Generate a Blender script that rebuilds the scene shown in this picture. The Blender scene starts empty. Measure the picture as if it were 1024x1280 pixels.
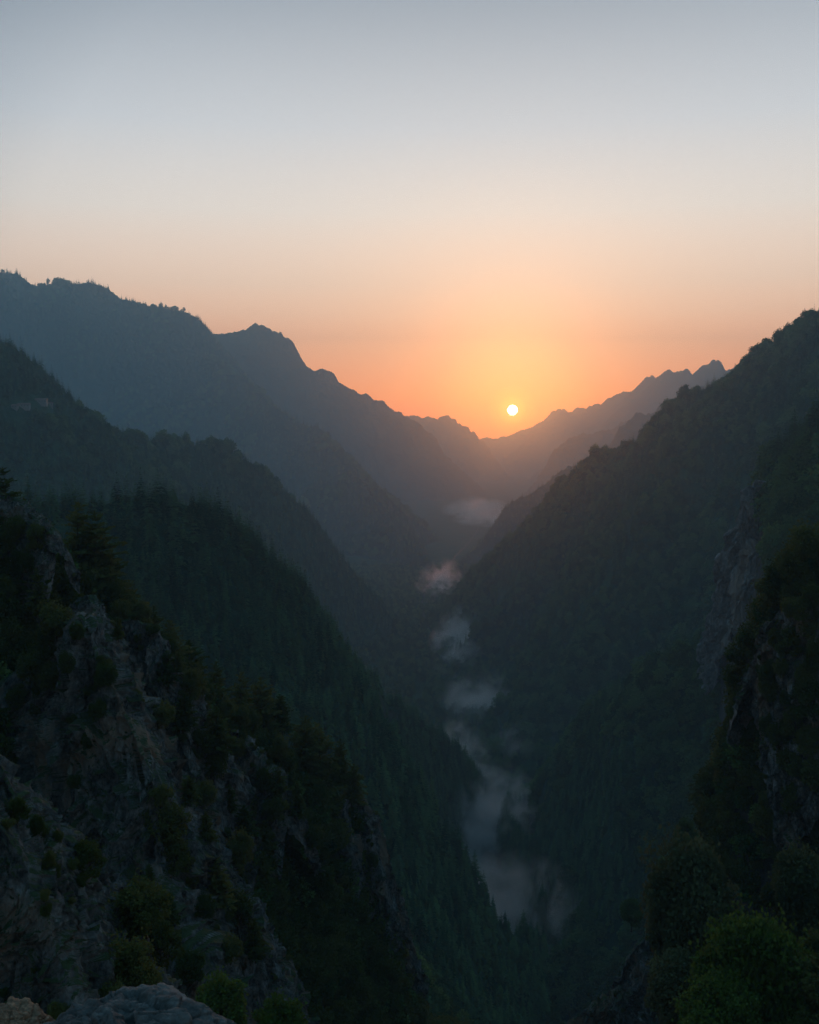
import bpy, math, random
import numpy as np
from mathutils import Vector

# ------------------------------------------------------------------ camera, sky, sun, exposure
scene = bpy.context.scene
C = scene.collection
R = math.radians
FPX = 1200.0                       # focal length in photo pixels (photo is 1024 x 1280)
PITCH = math.atan(100.0 / FPX)     # the camera looks slightly down
SUN_ELEV_DISC = math.atan(27.0 / FPX)
SUN_AZ = math.atan((640 - 512) / FPX)          # to the right of the view axis

cam_d = bpy.data.cameras.new('camera')
cam = bpy.data.objects.new('camera', cam_d)
C.objects.link(cam)
cam_d.sensor_fit = 'VERTICAL'
cam_d.sensor_height = 24.0
cam_d.lens = FPX / 1280.0 * 24.0
cam_d.clip_start = 0.5
cam_d.clip_end = 120000
cam.location = (0, 0, 0)
cam.rotation_euler = (R(90) - PITCH, 0, 0)
scene.camera = cam

scene.view_settings.view_transform = 'Standard'
scene.view_settings.look = 'None'
scene.view_settings.exposure = 0.0
scene.view_settings.gamma = 1.0
scene.render.engine = 'CYCLES'
cy = scene.cycles
cy.max_bounces = 5
cy.diffuse_bounces = 2
cy.glossy_bounces = 1
cy.transmission_bounces = 3
cy.transparent_max_bounces = 8
cy.volume_bounces = 2
cy.volume_max_steps = 256
cy.volume_step_rate = 1.5
cy.sample_clamp_indirect = 4.0
cy.use_adaptive_sampling = True
cy.adaptive_threshold = 0.015
cy.use_denoising = True
try:
    cy.denoiser = 'OPENIMAGEDENOISE'
    cy.denoising_input_passes = 'RGB_ALBEDO_NORMAL'
    cy.denoising_prefilter = 'FAST'
except Exception:
    pass


def lin(r, g, b):
    out = []
    for c in (r, g, b):
        c /= 255.0
        out.append(c / 12.92 if c <= 0.04045 else ((c + 0.055) / 1.055) ** 2.4)
    return (*out, 1.0)


SUN_DIR = Vector((math.sin(SUN_AZ) * math.cos(R(3.2)), math.cos(SUN_AZ) * math.cos(R(3.2)), math.sin(R(3.2))))
GLOW_DIR = Vector((math.sin(SUN_AZ) * math.cos(SUN_ELEV_DISC), math.cos(SUN_AZ) * math.cos(SUN_ELEV_DISC),
                   math.sin(SUN_ELEV_DISC)))

world = bpy.data.worlds.new('World')
scene.world = world
world.use_nodes = True
nt = world.node_tree
nt.nodes.clear()


def N(tree, kind, **kw):
    n = tree.nodes.new(kind)
    for k, v in kw.items():
        setattr(n, k, v)
    return n


def ramp(node, stops, interp='LINEAR'):
    cr = node.color_ramp
    cr.interpolation = interp
    while len(cr.elements) > 1:
        cr.elements.remove(cr.elements[-1])
    for i, (p, c) in enumerate(stops):
        e = cr.elements[0] if i == 0 else cr.elements.new(p)
        e.position = p
        e.color = c


def sky_world():
    L = nt.links.new
    tc = N(nt, 'ShaderNodeTexCoord')
    nrm = N(nt, 'ShaderNodeVectorMath', operation='NORMALIZE')
    L(tc.outputs['Generated'], nrm.inputs[0])
    sep = N(nt, 'ShaderNodeSeparateXYZ')
    L(nrm.outputs[0], sep.inputs[0])
    # colour by height over the horizon
    mr = N(nt, 'ShaderNodeMapRange')
    mr.inputs['From Min'].default_value = -0.1
    mr.inputs['From Max'].default_value = 0.9
    L(sep.outputs['Z'], mr.inputs['Value'])
    el = N(nt, 'ShaderNodeValToRGB')
    p = lambda deg: math.sin(R(deg)) + 0.1
    h = lambda *c: (*[v * .5 for v in c], 1)          # half strength here, doubled in the Background node
    ramp(el, [(0.0, h(.05, .04, .04)), (p(-1.5), h(1.2, .22, .05)), (p(0.3), h(4.0, .62, .06)),
              (p(2.2), h(3.9, 1.02, .17)), (p(5), h(3.3, 1.42, .60)), (p(6.8), h(2.4, 1.36, .80)), (p(8.5), h(1.86, 1.28, .90)),
              (p(12.5), h(1.32, 1.18, 1.04)), (p(17), h(.87, .90, .93)), (p(24.5), h(.38, .44, .51)),
              (p(40), h(.29, .54, .72)), (1.0, h(.24, .58, .80))])
    L(mr.outputs[0], el.inputs['Fac'])
    # darker away from the sun's side of the sky
    dot = N(nt, 'ShaderNodeVectorMath', operation='DOT_PRODUCT')
    L(nrm.outputs[0], dot.inputs[0])
    dot.inputs[1].default_value = GLOW_DIR
    fa = N(nt, 'ShaderNodeValToRGB')
    m2 = N(nt, 'ShaderNodeMapRange')
    m2.inputs['From Min'].default_value = -1
    m2.inputs['From Max'].default_value = 1
    L(dot.outputs['Value'], m2.inputs['Value'])
    q = lambda deg: (math.cos(R(deg)) + 1) / 2
    ramp(fa, [(0.0, (.11, .20, .26, 1)), (q(115), (.20, .34, .42, 1)), (q(85), (.34, .50, .60, 1)), (q(60), (.40, .54, .64, 1)),
              (q(43), (.50, .60, .68, 1)), (q(35), (.66, .70, .74, 1)), (q(29), (.95, .96, .97, 1)), (q(24), (1, 1, 1, 1)), (1.0, (1.0, 1.0, 1.0, 1))])
    L(m2.outputs[0], fa.inputs['Fac'])
    mul = N(nt, 'ShaderNodeMix', data_type='RGBA', blend_type='MULTIPLY')
    mul.inputs['Factor'].default_value = 1
    L(el.outputs['Color'], mul.inputs['A'])
    L(fa.outputs['Color'], mul.inputs['B'])
    # warm aureole round the sun
    gl = N(nt, 'ShaderNodeValToRGB')
    m3 = N(nt, 'ShaderNodeMapRange')
    m3.inputs['From Min'].default_value = math.cos(R(14))
    m3.inputs['From Max'].default_value = 1
    L(dot.outputs['Value'], m3.inputs['Value'])
    g = lambda deg: (math.cos(R(deg)) - math.cos(R(14))) / (1 - math.cos(R(14)))
    ramp(gl, [(0.0, (0, 0, 0, 1)), (g(9), (.02, .006, .0, 1)), (g(5), (.07, .03, .0, 1)),
              (g(2.5), (.25, .14, .01, 1)), (g(1.5), (.45, .19, .01, 1)), (g(.8), (.8, .36, .02, 1)), (1.0, (1.5, .72, .06, 1))])
    L(m3.outputs[0], gl.inputs['Fac'])
    add = N(nt, 'ShaderNodeMix', data_type='RGBA', blend_type='ADD')
    add.inputs['Factor'].default_value = 1
    L(mul.outputs['Result'], add.inputs['A'])
    L(gl.outputs['Color'], add.inputs['B'])
    bg = N(nt, 'ShaderNodeBackground')
    bg.inputs['Strength'].default_value = 2.0
    L(add.outputs['Result'], bg.inputs['Color'])
    # the physical sky on top, weak at this hour
    ns = N(nt, 'ShaderNodeTexSky', sky_type='NISHITA')
    ns.sun_disc = False
    ns.sun_elevation = R(3.2)
    ns.sun_rotation = SUN_AZ
    ns.dust_density = 3.0
    b2 = N(nt, 'ShaderNodeBackground')
    b2.inputs['Strength'].default_value = 0.012
    L(ns.outputs['Color'], b2.inputs['Color'])
    ad = N(nt, 'ShaderNodeAddShader')
    L(bg.outputs[0], ad.inputs[0])
    L(b2.outputs[0], ad.inputs[1])
    out = N(nt, 'ShaderNodeOutputWorld')
    L(ad.outputs[0], out.inputs['Surface'])


sky_world()

sun_d = bpy.data.lights.new('sun_lamp', 'SUN')
sun_d.energy = 1.2
sun_d.angle = R(0.53)
sun_d.color = (1.0, 0.25, 0.05)
sun_lamp = bpy.data.objects.new('sun_lamp', sun_d)
C.objects.link(sun_lamp)
sun_lamp.rotation_euler = (-SUN_DIR).to_track_quat('-Z', 'Y').to_euler()

HAZE_DENSITY = 1.6e-4
HAZE_TOP = 1120.0
HAZE_FAR = 11600.0

# ------------------------------------------------------------------ helpers
FLOOR = -450.0
SA, CA = math.sin(PITCH), math.cos(PITCH)
rng = np.random.default_rng(7)
random.seed(7)


def ray(px, py):
    """direction of a photo pixel, scaled to y = 1"""
    px = np.asarray(px, float); py = np.asarray(py, float)
    x = (px - 512) / FPX
    yc = -(py - 640) / FPX
    dy = yc * SA + CA
    dz = yc * CA - SA
    return x / dy, dz / dy


def P(px, py, Y):
    rx, rz = ray(px, py)
    return np.array([rx * Y, Y, rz * Y], float)


def project(x, y, z):
    d = y * CA - z * SA
    u = y * SA + z * CA
    return 512 + FPX * x / d, 640 - FPX * u / d


def _hash(ix, iy, iz, seed):
    h = (ix.astype(np.int64) * 374761393 + iy.astype(np.int64) * 668265263 + iz.astype(np.int64) * 2147483647
         + seed * 974634497) & 0xFFFFFFFF
    h = ((h ^ (h >> 13)) * 1274126177) & 0xFFFFFFFF
    h = ((h ^ (h >> 16)) * 2246822519) & 0xFFFFFFFF
    return ((h ^ (h >> 15)) & 0xFFFFFF) / float(0xFFFFFF) * 2 - 1


def vnoise(x, y, z=None, seed=0):
    """smooth value noise in [-1, 1]"""
    x = np.asarray(x, float); y = np.asarray(y, float)
    z = np.zeros_like(x) if z is None else np.asarray(z, float)
    ix, iy, iz = np.floor(x), np.floor(y), np.floor(z)
    fx, fy, fz = x - ix, y - iy, z - iz
    s = lambda t: t * t * t * (t * (t * 6 - 15) + 10)
    fx, fy, fz = s(fx), s(fy), s(fz)
    r = 0
    for a in (0, 1):
        wa = fx if a else 1 - fx
        for b in (0, 1):
            wb = fy if b else 1 - fy
            for c in ((0, 1) if np.any(iz != z) else (0,)):
                wc = fz if c else 1 - fz
                r = r + wa * wb * wc * _hash(ix + a, iy + b, iz + c, seed)
    return r


def fbm(x, y, z=None, octv=4, seed=0, gain=.5, ridged=False):
    a, f, t, n = 1.0, 1.0, 0, 0
    for o in range(octv):
        v = vnoise(x * f, y * f, None if z is None else z * f, seed + o * 17)
        if ridged:
            v = 1 - 2 * np.abs(v)
        t = t + a * v
        n += a
        a *= gain
        f *= 2.03
    return t / n


def facet(x, y, z, seed=0):
    """broken rock: every cell a tilted block face"""
    ix, iy, iz = np.floor(x), np.floor(y), np.floor(z)
    best = np.full(x.shape, 1e9); sec = best.copy(); val = np.zeros(x.shape)
    for a in (-1, 0, 1):
        for b in (-1, 0, 1):
            for c in (-1, 0, 1):
                cx, cy_, cz = ix + a, iy + b, iz + c
                px = cx + .5 + .45 * _hash(cx, cy_, cz, seed)
                py = cy_ + .5 + .45 * _hash(cx, cy_, cz, seed + 1)
                pz = cz + .5 + .45 * _hash(cx, cy_, cz, seed + 2)
                dx, dy, dz = x - px, y - py, z - pz
                d = dx * dx + dy * dy + dz * dz
                m = d < best
                sec = np.where(m, best, np.minimum(sec, d))
                best = np.where(m, d, best)
                v = _hash(cx, cy_, cz, seed + 3) * .5 + dx * _hash(cx, cy_, cz, seed + 4) + dy * _hash(cx, cy_, cz, seed + 5) + dz * _hash(cx, cy_, cz, seed + 6)
                val = np.where(m, v, val)
    return val, np.sqrt(sec) - np.sqrt(best)


def tag(o, label=None, cat=None, group=None, kind=None):
    if label: o['label'] = label
    if cat: o['category'] = cat
    if group: o['group'] = group
    if kind: o['kind'] = kind
    return o


def mesh_np(name, V, F, mat, smooth=True):
    me = bpy.data.meshes.new(name)
    V = np.asarray(V, np.float32); F = np.asarray(F, np.int32)
    k = F.shape[1]
    me.vertices.add(len(V)); me.vertices.foreach_set('co', V.ravel())
    me.loops.add(F.size); me.loops.foreach_set('vertex_index', F.ravel())
    me.polygons.add(len(F))
    me.polygons.foreach_set('loop_start', np.arange(0, F.size, k, dtype=np.int32))
    me.polygons.foreach_set('use_smooth', np.full(len(F), smooth))
    me.update(calc_edges=True)
    me.validate()
    if mat: me.materials.append(mat)
    return me


def link(name, me, parent=None, loc=None):
    o = bpy.data.objects.new(name, me)
    C.objects.link(o)
    if parent: o.parent = parent
    if loc is not None: o.location = loc
    return o


def grid_faces(nu, nv):
    i = np.arange(nu * nv).reshape(nu, nv)
    return np.stack([i[:-1, :-1], i[1:, :-1], i[1:, 1:], i[:-1, 1:]], -1).reshape(-1, 4)


# ------------------------------------------------------------------ materials
def mat_new(name):
    m = bpy.data.materials.new(name)
    m.use_nodes = True
    t = m.node_tree
    t.nodes.clear()
    return m, t, N(t, 'ShaderNodeOutputMaterial')


def mat_leaf(name, c0, c1, transl=.35, scale=.35):
    m, t, out = mat_new(name)
    L = t.links.new
    oi = N(t, 'ShaderNodeObjectInfo')
    ge = N(t, 'ShaderNodeNewGeometry')
    no = N(t, 'ShaderNodeTexNoise')
    no.inputs['Scale'].default_value = scale
    no.inputs['Detail'].default_value = 3
    L(ge.outputs['Position'], no.inputs['Vector'])
    ad = N(t, 'ShaderNodeMath', operation='ADD')
    L(oi.outputs['Random'], ad.inputs[0])
    L(no.outputs['Fac'], ad.inputs[1])
    mr = N(t, 'ShaderNodeMapRange')
    mr.inputs['From Min'].default_value = .35
    mr.inputs['From Max'].default_value = 1.65
    L(ad.outputs[0], mr.inputs['Value'])
    cr = N(t, 'ShaderNodeValToRGB')
    ramp(cr, [(.1, (*c0, 1)), (.9, (*c1, 1))])
    L(mr.outputs[0], cr.inputs['Fac'])
    d = N(t, 'ShaderNodeBsdfDiffuse')
    L(cr.outputs[0], d.inputs['Color'])
    tr = N(t, 'ShaderNodeBsdfTranslucent')
    L(cr.outputs[0], tr.inputs['Color'])
    mx = N(t, 'ShaderNodeMixShader')
    mx.inputs[0].default_value = transl
    L(d.outputs[0], mx.inputs[1])
    L(tr.outputs[0], mx.inputs[2])
    L(mx.outputs[0], out.inputs['Surface'])
    return m


def mat_bark(name, c):
    m, t, out = mat_new(name)
    L = t.links.new
    no = N(t, 'ShaderNodeTexNoise')
    no.inputs['Scale'].default_value = 9
    tc = N(t, 'ShaderNodeTexCoord')
    L(tc.outputs['Object'], no.inputs['Vector'])
    cr = N(t, 'ShaderNodeValToRGB')
    ramp(cr, [(.3, (*[v * .6 for v in c], 1)), (.7, (*c, 1))])
    L(no.outputs['Fac'], cr.inputs['Fac'])
    d = N(t, 'ShaderNodeBsdfDiffuse')
    L(cr.outputs[0], d.inputs['Color'])
    L(d.outputs[0], out.inputs['Surface'])
    return m


def mat_hill(name, veg0, veg1, rock, sc=.02, bump=6.0, rock_at=.24):
    """wooded ground: mottled greens, bare rock where it is too steep for trees"""
    m, t, out = mat_new(name)
    L = t.links.new
    ge = N(t, 'ShaderNodeNewGeometry')
    n1 = N(t, 'ShaderNodeTexNoise'); n1.inputs['Scale'].default_value = sc; n1.inputs['Detail'].default_value = 8
    n2 = N(t, 'ShaderNodeTexNoise'); n2.inputs['Scale'].default_value = sc * 9; n2.inputs['Detail'].default_value = 5
    L(ge.outputs['Position'], n1.inputs['Vector']); L(ge.outputs['Position'], n2.inputs['Vector'])
    cr = N(t, 'ShaderNodeValToRGB')
    ramp(cr, [(.35, (*veg0, 1)), (.62, (*veg1, 1))])
    L(n1.outputs['Fac'], cr.inputs['Fac'])
    sp = N(t, 'ShaderNodeSeparateXYZ')
    L(ge.outputs['Normal'], sp.inputs[0])
    ad = N(t, 'ShaderNodeMath', operation='MULTIPLY_ADD')
    L(n2.outputs['Fac'], ad.inputs[0]); ad.inputs[1].default_value = .30
    L(sp.outputs['Z'], ad.inputs[2])
    mr = N(t, 'ShaderNodeMapRange')
    mr.inputs['From Min'].default_value = rock_at + .15 + .07
    mr.inputs['From Max'].default_value = rock_at + .15 - .05
    L(ad.outputs[0], mr.inputs['Value'])
    mx = N(t, 'ShaderNodeMix', data_type='RGBA')
    L(mr.outputs[0], mx.inputs['Factor'])
    L(cr.outputs[0], mx.inputs['A'])
    mx.inputs['B'].default_value = (*rock, 1)
    d = N(t, 'ShaderNodeBsdfDiffuse')
    L(mx.outputs['Result'], d.inputs['Color'])
    bp = N(t, 'ShaderNodeBump')
    bp.inputs['Strength'].default_value = .9
    bp.inputs['Distance'].default_value = bump
    L(n2.outputs['Fac'], bp.inputs['Height'])
    L(bp.outputs[0], d.inputs['Normal'])
    L(d.outputs[0], out.inputs['Surface'])
    return m


def mat_rock(name, dark, light, warm, scale=.25, bump=.5, moss=False):
    m, t, out = mat_new(name)
    L = t.links.new
    tc = N(t, 'ShaderNodeTexCoord')
    mp = N(t, 'ShaderNodeMapping'); mp.inputs['Scale'].default_value = (1, 1, .75)
    L(tc.outputs['Object'], mp.inputs['Vector'])
    n1 = N(t, 'ShaderNodeTexNoise'); n1.inputs['Scale'].default_value = scale; n1.inputs['Detail'].default_value = 10; n1.inputs['Roughness'].default_value = .62
    n2 = N(t, 'ShaderNodeTexNoise'); n2.inputs['Scale'].default_value = scale * 7; n2.inputs['Detail'].default_value = 9; n2.inputs['Roughness'].default_value = .7
    n3 = N(t, 'ShaderNodeTexNoise'); n3.inputs['Scale'].default_value = scale * .6; n3.inputs['Detail'].default_value = 4
    vo = N(t, 'ShaderNodeTexVoronoi', feature='DISTANCE_TO_EDGE'); vo.inputs['Scale'].default_value = scale * 2.2
    for n in (n1, n2, n3): L(mp.outputs[0], n.inputs['Vector'])
    wv = N(t, 'ShaderNodeMix', data_type='VECTOR'); wv.inputs['Factor'].default_value = .25 / max(scale, .05) * .25
    L(mp.outputs[0], wv.inputs['A']); L(n1.outputs['Color'], wv.inputs['B'])
    L(wv.outputs['Result'], vo.inputs['Vector'])
    cr = N(t, 'ShaderNodeValToRGB')
    ramp(cr, [(.40, (*dark, 1)), (.52, (*[(a + b) * .42 for a, b in zip(dark, light)], 1)), (.62, (*light, 1))])
    av = N(t, 'ShaderNodeMath', operation='MULTIPLY_ADD')
    L(n2.outputs['Fac'], av.inputs[0]); av.inputs[1].default_value = .5
    hf = N(t, 'ShaderNodeMath', operation='MULTIPLY'); L(n1.outputs['Fac'], hf.inputs[0]); hf.inputs[1].default_value = .5
    L(hf.outputs[0], av.inputs[2])
    L(av.outputs[0], cr.inputs['Fac'])
    wm = N(t, 'ShaderNodeMapRange'); wm.inputs['From Min'].default_value = .53; wm.inputs['From Max'].default_value = .66
    L(n3.outputs['Fac'], wm.inputs['Value'])
    mx = N(t, 'ShaderNodeMix', data_type='RGBA')
    L(wm.outputs[0], mx.inputs['Factor']); L(cr.outputs[0], mx.inputs['A']); mx.inputs['B'].default_value = (*warm, 1)
    crk = N(t, 'ShaderNodeMapRange'); crk.inputs['From Max'].default_value = .07; crk.inputs['To Min'].default_value = .35
    L(vo.outputs['Distance'], crk.inputs['Value'])
    ml = N(t, 'ShaderNodeMix', data_type='RGBA', blend_type='MULTIPLY'); ml.inputs['Factor'].default_value = .0
    L(mx.outputs['Result'], ml.inputs['A']); L(crk.outputs[0], ml.inputs['B'])
    if moss:
        ge = N(t, 'ShaderNodeNewGeometry'); sp = N(t, 'ShaderNodeSeparateXYZ'); L(ge.outputs['Normal'], sp.inputs[0])
        mm = N(t, 'ShaderNodeMath', operation='MULTIPLY_ADD'); L(n2.outputs['Fac'], mm.inputs[0]); mm.inputs[1].default_value = .9; L(sp.outputs['Z'], mm.inputs[2])
        mq = N(t, 'ShaderNodeMapRange'); mq.inputs['From Min'].default_value = .92; mq.inputs['From Max'].default_value = 1.12; L(mm.outputs[0], mq.inputs['Value'])
        mo = N(t, 'ShaderNodeMix', data_type='RGBA'); L(mq.outputs[0], mo.inputs['Factor']); L(ml.outputs['Result'], mo.inputs['A']); mo.inputs['B'].default_value = (.035, .050, .018, 1)
        ml = mo
    b = N(t, 'ShaderNodeBsdfPrincipled')
    b.inputs['Roughness'].default_value = .85
    b.inputs['Specular IOR Level'].default_value = .25
    L(ml.outputs['Result'], b.inputs['Base Color'])
    hs = N(t, 'ShaderNodeMath', operation='MULTIPLY_ADD'); L(n2.outputs['Fac'], hs.inputs[0]); hs.inputs[1].default_value = .6
    L(n1.outputs['Fac'], hs.inputs[2])
    bp = N(t, 'ShaderNodeBump'); bp.inputs['Strength'].default_value = 1; bp.inputs['Distance'].default_value = bump
    L(hs.outputs[0], bp.inputs['Height'])
    L(bp.outputs[0], b.inputs['Normal'])
    L(b.outputs[0], out.inputs['Surface'])
    return m


def mat_plain(name, c, rough=.7, var=.25, scale=1.0):
    m, t, out = mat_new(name)
    L = t.links.new
    tc = N(t, 'ShaderNodeTexCoord')
    no = N(t, 'ShaderNodeTexNoise'); no.inputs['Scale'].default_value = scale; no.inputs['Detail'].default_value = 5
    L(tc.outputs['Object'], no.inputs['Vector'])
    cr = N(t, 'ShaderNodeValToRGB')
    ramp(cr, [(.3, (*[v * (1 - var) for v in c], 1)), (.7, (*c, 1))])
    L(no.outputs['Fac'], cr.inputs['Fac'])
    b = N(t, 'ShaderNodeBsdfPrincipled')
    b.inputs['Roughness'].default_value = rough
    L(cr.outputs[0], b.inputs['Base Color'])
    L(b.outputs[0], out.inputs['Surface'])
    return m


M_CONIFER = mat_leaf('conifer needles', (.012, .050, .024), (.105, .185, .070), .25)
M_BROAD = mat_leaf('broad leaves', (.016, .056, .020), (.140, .215, .065), .35)
M_OLIVE = mat_leaf('olive needles', (.048, .076, .022), (.125, .135, .042), .40)
M_BRIGHT = mat_leaf('fresh leaves', (.070, .122, .024), (.165, .225, .050), .45)
M_GREYLEAF = mat_leaf('grey green leaves', (.070, .092, .040), (.130, .140, .066), .35)
M_BARK = mat_bark('bark', (.085, .065, .05))
M_DEADWOOD = mat_bark('bare dead wood', (.30, .27, .24))
M_HILL = mat_hill('wooded slope', (.016, .046, .026), (.044, .082, .042), (.07, .065, .06))
M_FAR = mat_hill('far wooded mountain', (.013, .034, .025), (.034, .056, .040), (.17, .16, .15), sc=.004, bump=25)
M_NEAR = mat_hill('undergrowth soil', (.018, .030, .014), (.044, .058, .024), (.05, .048, .044), sc=.1, bump=.8, rock_at=.30)
M_ROCK = mat_rock('grey limestone', (.016, .018, .018), (.27, .265, .25), (.19, .135, .095), moss=True)
M_CLIFF = mat_rock('pale cliff limestone', (.06, .062, .062), (.34, .33, .31), (.26, .20, .16), scale=.06, bump=1.5)
M_STONE = mat_rock('grey boulder stone', (.045, .042, .038), (.19, .18, .165), (.16, .14, .12), scale=1.3, bump=.03)
M_ORANGE = mat_rock('orange stone', (.16, .085, .05), (.48, .27, .16), (.42, .22, .13), scale=2.5, bump=.015)

# ------------------------------------------------------------------ the river's course (on the valley floor)
RIVER_PX = [(625, 1250), (612, 1200), (597, 1120), (596, 1080), (603, 1045), (622, 1003), (640, 975), (641, 945),
            (622, 905), (588, 870), (562, 835), (545, 800), (530, 770), (528, 752), (540, 728), (560, 706), (588, 676),
            (601, 655), (612, 640), (616, 628), (614, 620)]


def floor_pt(px, py):
    rx, rz = ray(px, py)
    Y = FLOOR / rz
    return np.array([rx * Y, Y])


def resample(pts, n):
    pts = np.asarray(pts, float)
    d = np.r_[0, np.cumsum(np.linalg.norm(np.diff(pts, axis=0), axis=1))]
    t = np.linspace(0, d[-1], n)
    return np.stack([np.interp(t, d, pts[:, k]) for k in range(pts.shape[1])], 1), t


RIV = np.array([floor_pt(*p) for p in RIVER_PX])
_d = np.r_[0, np.cumsum(np.linalg.norm(np.diff(RIV, axis=0), axis=1))]
_t = np.concatenate([np.linspace(_d[0], _d[-3], 240, endpoint=False), np.linspace(_d[-3], _d[-1], 30)])
RIVS = np.stack([np.interp(_t, _d, RIV[:, k]) for k in (0, 1)], 1)
RIVS[:, 0] += vnoise(_t / 60, _t * 0 + .5, seed=5) * 6


def river_dist(x, y):
    out = np.full(x.shape, 1e9)
    for k in range(0, len(RIVS) - 1):
        a, b = RIVS[k], RIVS[k + 1]
        ab = b - a
        t = np.clip(((x - a[0]) * ab[0] + (y - a[1]) * ab[1]) / (ab @ ab + 1e-9), 0, 1)
        out = np.minimum(out, (x - a[0] - t * ab[0]) ** 2 + (y - a[1] - t * ab[1]) ** 2)
    return np.sqrt(out)


# ------------------------------------------------------------------ ridges: every mountain is a crest line with its slopes
class Ridge:
    def __init__(s, name, crest, prof, gully=(60, .25, 400), rough=(40, .1), lift=0.0, seed=0, grid=(420, 300),
                 pxr=None, yr=None, mat=None, label=None, cat='mountain', jit=2.0, base=FLOOR, carve=1.0, prof2=None, wall=None):
        s.name, s.prof, s.gully, s.rough, s.seed, s.grid = name, np.array(prof, float), gully, rough, seed, grid
        s.mat, s.label, s.cat, s.base, s.carve = mat, label, cat, base, carve
        s.wall = wall                                          # a line in plan beyond which the ground breaks off
        s.prof2 = np.array(prof2, float) if prof2 else None   # slope on the side towards the viewpoint
        c = []
        lastY = crest[0][2]
        ys = [p[2] if len(p) > 2 else None for p in crest]
        known = [i for i, v in enumerate(ys) if v is not None]
        yf = np.interp(np.arange(len(crest)), known, [ys[i] for i in known])
        for (p, Y) in zip(crest, yf):
            q = P(p[0], p[1], Y); q[2] -= lift
            c.append(q)
        n = 240
        s.c, s.t = resample(c, n)
        w = np.minimum(1, np.minimum(s.t, s.t[-1] - s.t) / (s.t[-1] * .03 + 1e-6))
        s.c[:, 2] += fbm(s.t / (s.t[-1] / 55), s.t * 0 + .3, octv=4, gain=.65, seed=seed + 3) * jit * w
        s.pxr = pxr or (min(p[0] for p in crest) - 60, max(p[0] for p in crest) + 60)
        s.yr = yr or (yf.min() * .5, yf.max() * 1.3)

    def height(s, x, y):
        sh = x.shape
        x = x.ravel(); y = y.ravel()
        zs = np.empty_like(x)
        # warp the plan a little so that slopes are not ruled surfaces
        k = s.gully[2]
        wx = x + fbm(x / k, y / k, octv=3, seed=s.seed + 40) * k * .10
        wy = y + fbm(x / k + 9.1, y / k, octv=3, seed=s.seed + 41) * k * .10
        for a in range(0, len(x), 40000):
            X, Y = wx[a:a + 40000], wy[a:a + 40000]
            d2 = (X[:, None] - s.c[None, :, 0]) ** 2 + (Y[:, None] - s.c[None, :, 1]) ** 2
            dm = np.sqrt(d2.min(1))
            step = s.t[1]
            w = 1.0 / (d2 + (step * .5) ** 2 + (.12 * dm[:, None]) ** 2) ** 2
            w /= w.sum(1, keepdims=True)
            cz = (w * s.c[None, :, 2]).sum(1)
            ct = (w * s.t[None, :]).sum(1)
            d = np.maximum(dm - step * .25, 0)
            # side of the crest, used to shift the gullies on the two flanks
            drop = np.interp(d, s.prof[:, 0], s.prof[:, 1])
            if s.prof2 is not None:
                tg = np.gradient(s.c[:, :2], axis=0)
                tx, ty = (w * tg[None, :, 0]).sum(1), (w * tg[None, :, 1]).sum(1)
                vx, vy = X - (w * s.c[None, :, 0]).sum(1), Y - (w * s.c[None, :, 1]).sum(1)
                sd = (tx * vy - ty * vx) / (np.hypot(tx, ty) * (dm + 2) + 1e-6)      # +1: left of the crest's direction
                k = np.clip((sd - .5) / .35, 0, 1); k = k * k * (3 - 2 * k)
                drop = drop * (1 - k) + np.interp(d, s.prof2[:, 0], s.prof2[:, 1]) * k
            zz = cz - drop
            if s.wall:
                (ax, ay), (bx, by), st, mx = s.wall
                tt = (Y - ay) / (by - ay)
                out = (ax + (bx - ax) * tt + 5 * fbm(Y / 30, Y * 0 + .2, octv=3, seed=s.seed + 77)) - X
                zz -= np.minimum(np.maximum(0, out) * st, mx)
            A, fr, ln = s.gully
            g = fbm(ct / ln, d / (ln * 3.5) + .37, octv=4, seed=s.seed, ridged=True)
            zz += (g - .45) * np.minimum(A, d * fr)
            B, fb = s.rough
            r = fbm(X / (B * 2.2), Y / (B * 2.2), octv=5, seed=s.seed + 9)
            zz += r * np.minimum(B * .5, d * fb + B * .02)
            zs[a:a + 40000] = zz
        if s.carve:
            rd = river_dist(x, y)
            wd = np.clip(4 + y / 400, 6, 22) + 26 * np.clip((1050 - y) / 150, 0, 1) + 8 * np.clip((1300 - y) / 200, 0, 1)
            rr_ = np.maximum(0, rd - wd * .6)
            lim = FLOOR - 5 + s.carve * (rr_ * .85 + np.maximum(0, rr_ - 60) * .5)
            zs = np.minimum(zs, lim)
        return zs.reshape(sh)

    def build(s):
        nu, nv = s.grid
        px = np.linspace(s.pxr[0], s.pxr[1], nu)
        Y = np.exp(np.linspace(math.log(s.yr[0]), math.log(s.yr[1]), nv))
        PX, YY = np.meshgrid(px, Y, indexing='ij')
        X = (PX - 512) / FPX * YY
        Z = s.height(X, YY)
        s.X, s.Y, s.Z = X, YY, Z
        V = np.stack([X, YY, Z], -1).reshape(-1, 3)
        F = grid_faces(nu, nv)
        low = s.base - 12
        keep = (V[F, 2] > low).any(1)
        F = F[keep]
        used = np.zeros(len(V), bool); used[F] = True
        idx = np.cumsum(used) - 1
        me = mesh_np(s.name, V[used], idx[F], s.mat)
        o = link(s.name, me)
        tag(o, s.label, s.cat, kind='structure')
        return o


far_prof = [(0, 0), (150, 130), (600, 560), (1500, 1250), (4000, 2600)]
mid_prof = [(0, 0), (40, 34), (150, 140), (500, 440), (1200, 880), (3000, 1800)]
near_prof = [(0, 0), (20, 14), (60, 48), (200, 170), (600, 500), (1500, 1000)]

RIDGES = {}


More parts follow.
